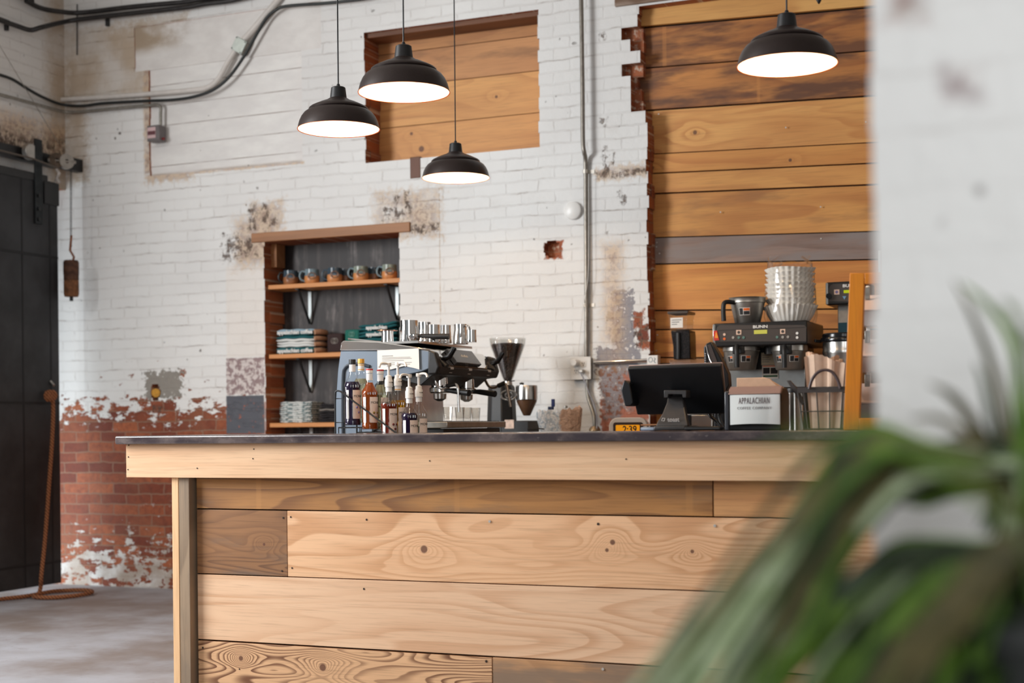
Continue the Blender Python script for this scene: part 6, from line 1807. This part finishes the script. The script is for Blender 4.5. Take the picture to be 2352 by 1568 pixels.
# ================================================================== plant close to the viewer
def leafmat(name, a, b, tr=.25):
    g = G(name); p = g.coord(); n = g.noise(p, 30, 3, .5)
    d = g.node('ShaderNodeBsdfTranslucent'); g.put(d.inputs[0], lin(*[min(255, c * 1.15) for c in b]))
    s = g.pbr(g.mix(n.step(.35, .65), lin(*a), lin(*b)), .62)
    m = g.node('ShaderNodeMixShader'); m.inputs[0].default_value = tr
    g.nt.links.new(s.k, m.inputs[1]); g.nt.links.new(d.outputs[0], m.inputs[2])
    return g.finish(V(g, m.outputs[0]))


LM = [leafmat('leaf_deep_shaded', (16, 32, 7), (34, 56, 12), .06), leafmat('leaf_mid', (62, 94, 18), (98, 130, 44), .12), leafmat('leaf_pale', (142, 160, 116), (180, 194, 162), .08), leafmat('leaf_olive', (62, 60, 28), (88, 80, 46), .06)]  # shade among the lower-right leaves is put into the deep and olive colours
DS = 1.2
crown = PD(2345, 1270, 1.14 * DS)
pt = thing('potted_plant', 'leafy green plant with long arching blades, close up in the lower right', 'plant', (crown.x, crown.y, 0))
O0 = pt.location.copy()


def blade(pts, w, m, twist=0.0, n=14, fold=.25, into=None):
    pts = smooth_path([Vector(p) for p in pts], 6); N = len(pts)
    vs, fs = [], []
    for i, p in enumerate(pts):
        t = i / (N - 1); tg = (pts[min(i + 1, N - 1)] - pts[max(i - 1, 0)]).normalized()
        view = Vector((math.sin(twist), -math.cos(twist), .45)).normalized()
        sd = tg.cross(view)
        if sd.length < 1e-4: sd = Vector((1, 0, 0))
        sd.normalize(); up = sd.cross(tg)
        ww = w * .5 * min(1, .35 + 2.4 * t) * (1 - t ** 3.2) ** .8 + .0006
        for s_ in (-1, -.5, 0, .5, 1):
            vs.append(p - O0 + sd * ww * s_ - up * (1 - abs(s_)) * ww * fold)
    for i in range(N - 1):
        for k in range(4): a = i * 5 + k; fs.append((a, a + 1, a + 6, a + 5))
    if into is not None:
        into.mi = m; into._new(vs, fs); return
    mb = MB(); mb._new(vs, fs)
    mb.build('leaf', LM[m], pt, smooth=80, fix=False)


rl = random.Random(21)
# leaves: three photo measurements each (crown -> bend -> tip), every one at its own distance
L = []
U = rl.uniform
for k in range(64):                # outer fan, arching over to the lower left
    t = (k + .5) / 64
    f = (k * .618034) % 1.0
    bend = (1925 + 60 * t + 90 * f + U(-40, 40), 1015 + 135 * f + U(-22, 22), U(1.02, 1.18))
    tip = (1345 + 560 * t + U(-45, 45), 1740 - 560 * max(0, t - .45) / .55 * U(.6, 1.1), U(.88, 1.06))
    r_ = rl.random()
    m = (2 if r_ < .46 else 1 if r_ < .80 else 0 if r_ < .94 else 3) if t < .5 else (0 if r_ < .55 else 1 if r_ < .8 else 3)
    L.append(((2320 + U(-20, 20), 1085 + U(-30, 40), 1.2), bend, tip, U(.010, .018), m))
for k in range(46):                # inner fan, falling towards the bottom edge
    t = (k + .5) / 46
    bend = (2060 + 230 * t + U(-40, 30), 1262 + 170 * t + U(-18, 45), U(.98, 1.2))
    tip = (1590 + 760 * t + U(-70, 60), 1745 + U(-60, 20), U(.88, 1.12))
    r_ = rl.random()
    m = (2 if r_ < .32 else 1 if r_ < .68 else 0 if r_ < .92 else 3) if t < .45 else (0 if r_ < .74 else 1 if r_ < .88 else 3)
    L.append(((2330 + U(-15, 20), 1275 + U(-15, 25), 1.17), bend, tip, U(.012, .026), m))
for k in range(12):                # short dark leaves crossing the pillar above the gap
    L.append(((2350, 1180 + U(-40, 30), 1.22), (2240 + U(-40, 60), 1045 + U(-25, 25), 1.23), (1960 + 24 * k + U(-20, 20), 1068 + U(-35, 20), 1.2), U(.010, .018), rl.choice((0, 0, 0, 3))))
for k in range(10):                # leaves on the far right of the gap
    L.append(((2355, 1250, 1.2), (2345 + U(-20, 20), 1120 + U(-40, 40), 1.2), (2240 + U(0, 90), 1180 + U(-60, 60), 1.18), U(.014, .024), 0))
L += [((2340, 1200, 1.22), (2240, 980, 1.24), (2130, 880, 1.22), .013, 3), ((2345, 1200, 1.22), (2290, 880, 1.24), (2190, 640, 1.25), .011, 3),
      ((2350, 1200, 1.2), (2330, 800, 1.2), (2210, 650, 1.2), .010, 1), ((2360, 1200, 1.1), (2375, 820, 1.05), (2300, 690, 1.0), .013, 1),
      ((2360, 1200, 1.2), (2400, 900, 1.1), (2330, 730, 1.05), .016, 0), ((2350, 1200, 1.2), (2280, 980, 1.22), (2240, 830, 1.24), .010, 0),
      ((2345, 1210, 1.2), (2230, 1010, 1.2), (2090, 960, 1.18), .011, 3), ((2350, 1230, .98), (2200, 1370, .90), (1960, 1660, .82), .024, 3), ((2356, 1240, .98), (2230, 1390, .90), (2030, 1690, .82), .022, 3),
      ((2350, 1200, .64), (2080, 985, .56), (1770, 1000, .50), .0065, 3), ((2350, 1220, .66), (2040, 1010, .60), (1700, 1090, .52), .0060, 1)]
order = sorted(range(len(L)), key=lambda q: -L[q][3] / L[q][1][2])
single = set(order[:95])
rest = MB()
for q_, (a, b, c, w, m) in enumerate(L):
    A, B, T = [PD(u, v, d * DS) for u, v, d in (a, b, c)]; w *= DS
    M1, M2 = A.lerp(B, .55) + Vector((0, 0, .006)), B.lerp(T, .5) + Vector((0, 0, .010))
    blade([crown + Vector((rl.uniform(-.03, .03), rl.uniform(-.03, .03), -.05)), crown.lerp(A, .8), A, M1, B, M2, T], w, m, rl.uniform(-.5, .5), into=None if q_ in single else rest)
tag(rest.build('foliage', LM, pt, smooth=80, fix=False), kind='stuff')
zr = crown.z - .07
pot = MB().lathe([(0, zr - .24), (.10, zr - .24), (.115, zr - .22), (.145, zr), (.155, zr), (.155, zr + .02), (.140, zr + .02), (.135, zr - .01), (0, zr - .02)], 40).build('pot', plain('dark_pot', lin(26, 30, 28), .5), pt)
st = thing('plant_stand', 'dark wooden plant stand under the leafy plant', 'stand', (crown.x, crown.y, 0))
MB().lathe([(0, zr - .2405), (.15, zr - .2405), (.15, zr - .265), (0, zr - .265)], 36).build('seat', M_BEAM, st)
for k in range(4):
    a = PI / 4 + k * PI / 2
    MB().tube([(.11 * math.cos(a), .11 * math.sin(a), zr - .262), (.17 * math.cos(a), .17 * math.sin(a), 0)], [.014, .012], 10).build('leg', M_BEAM, st)
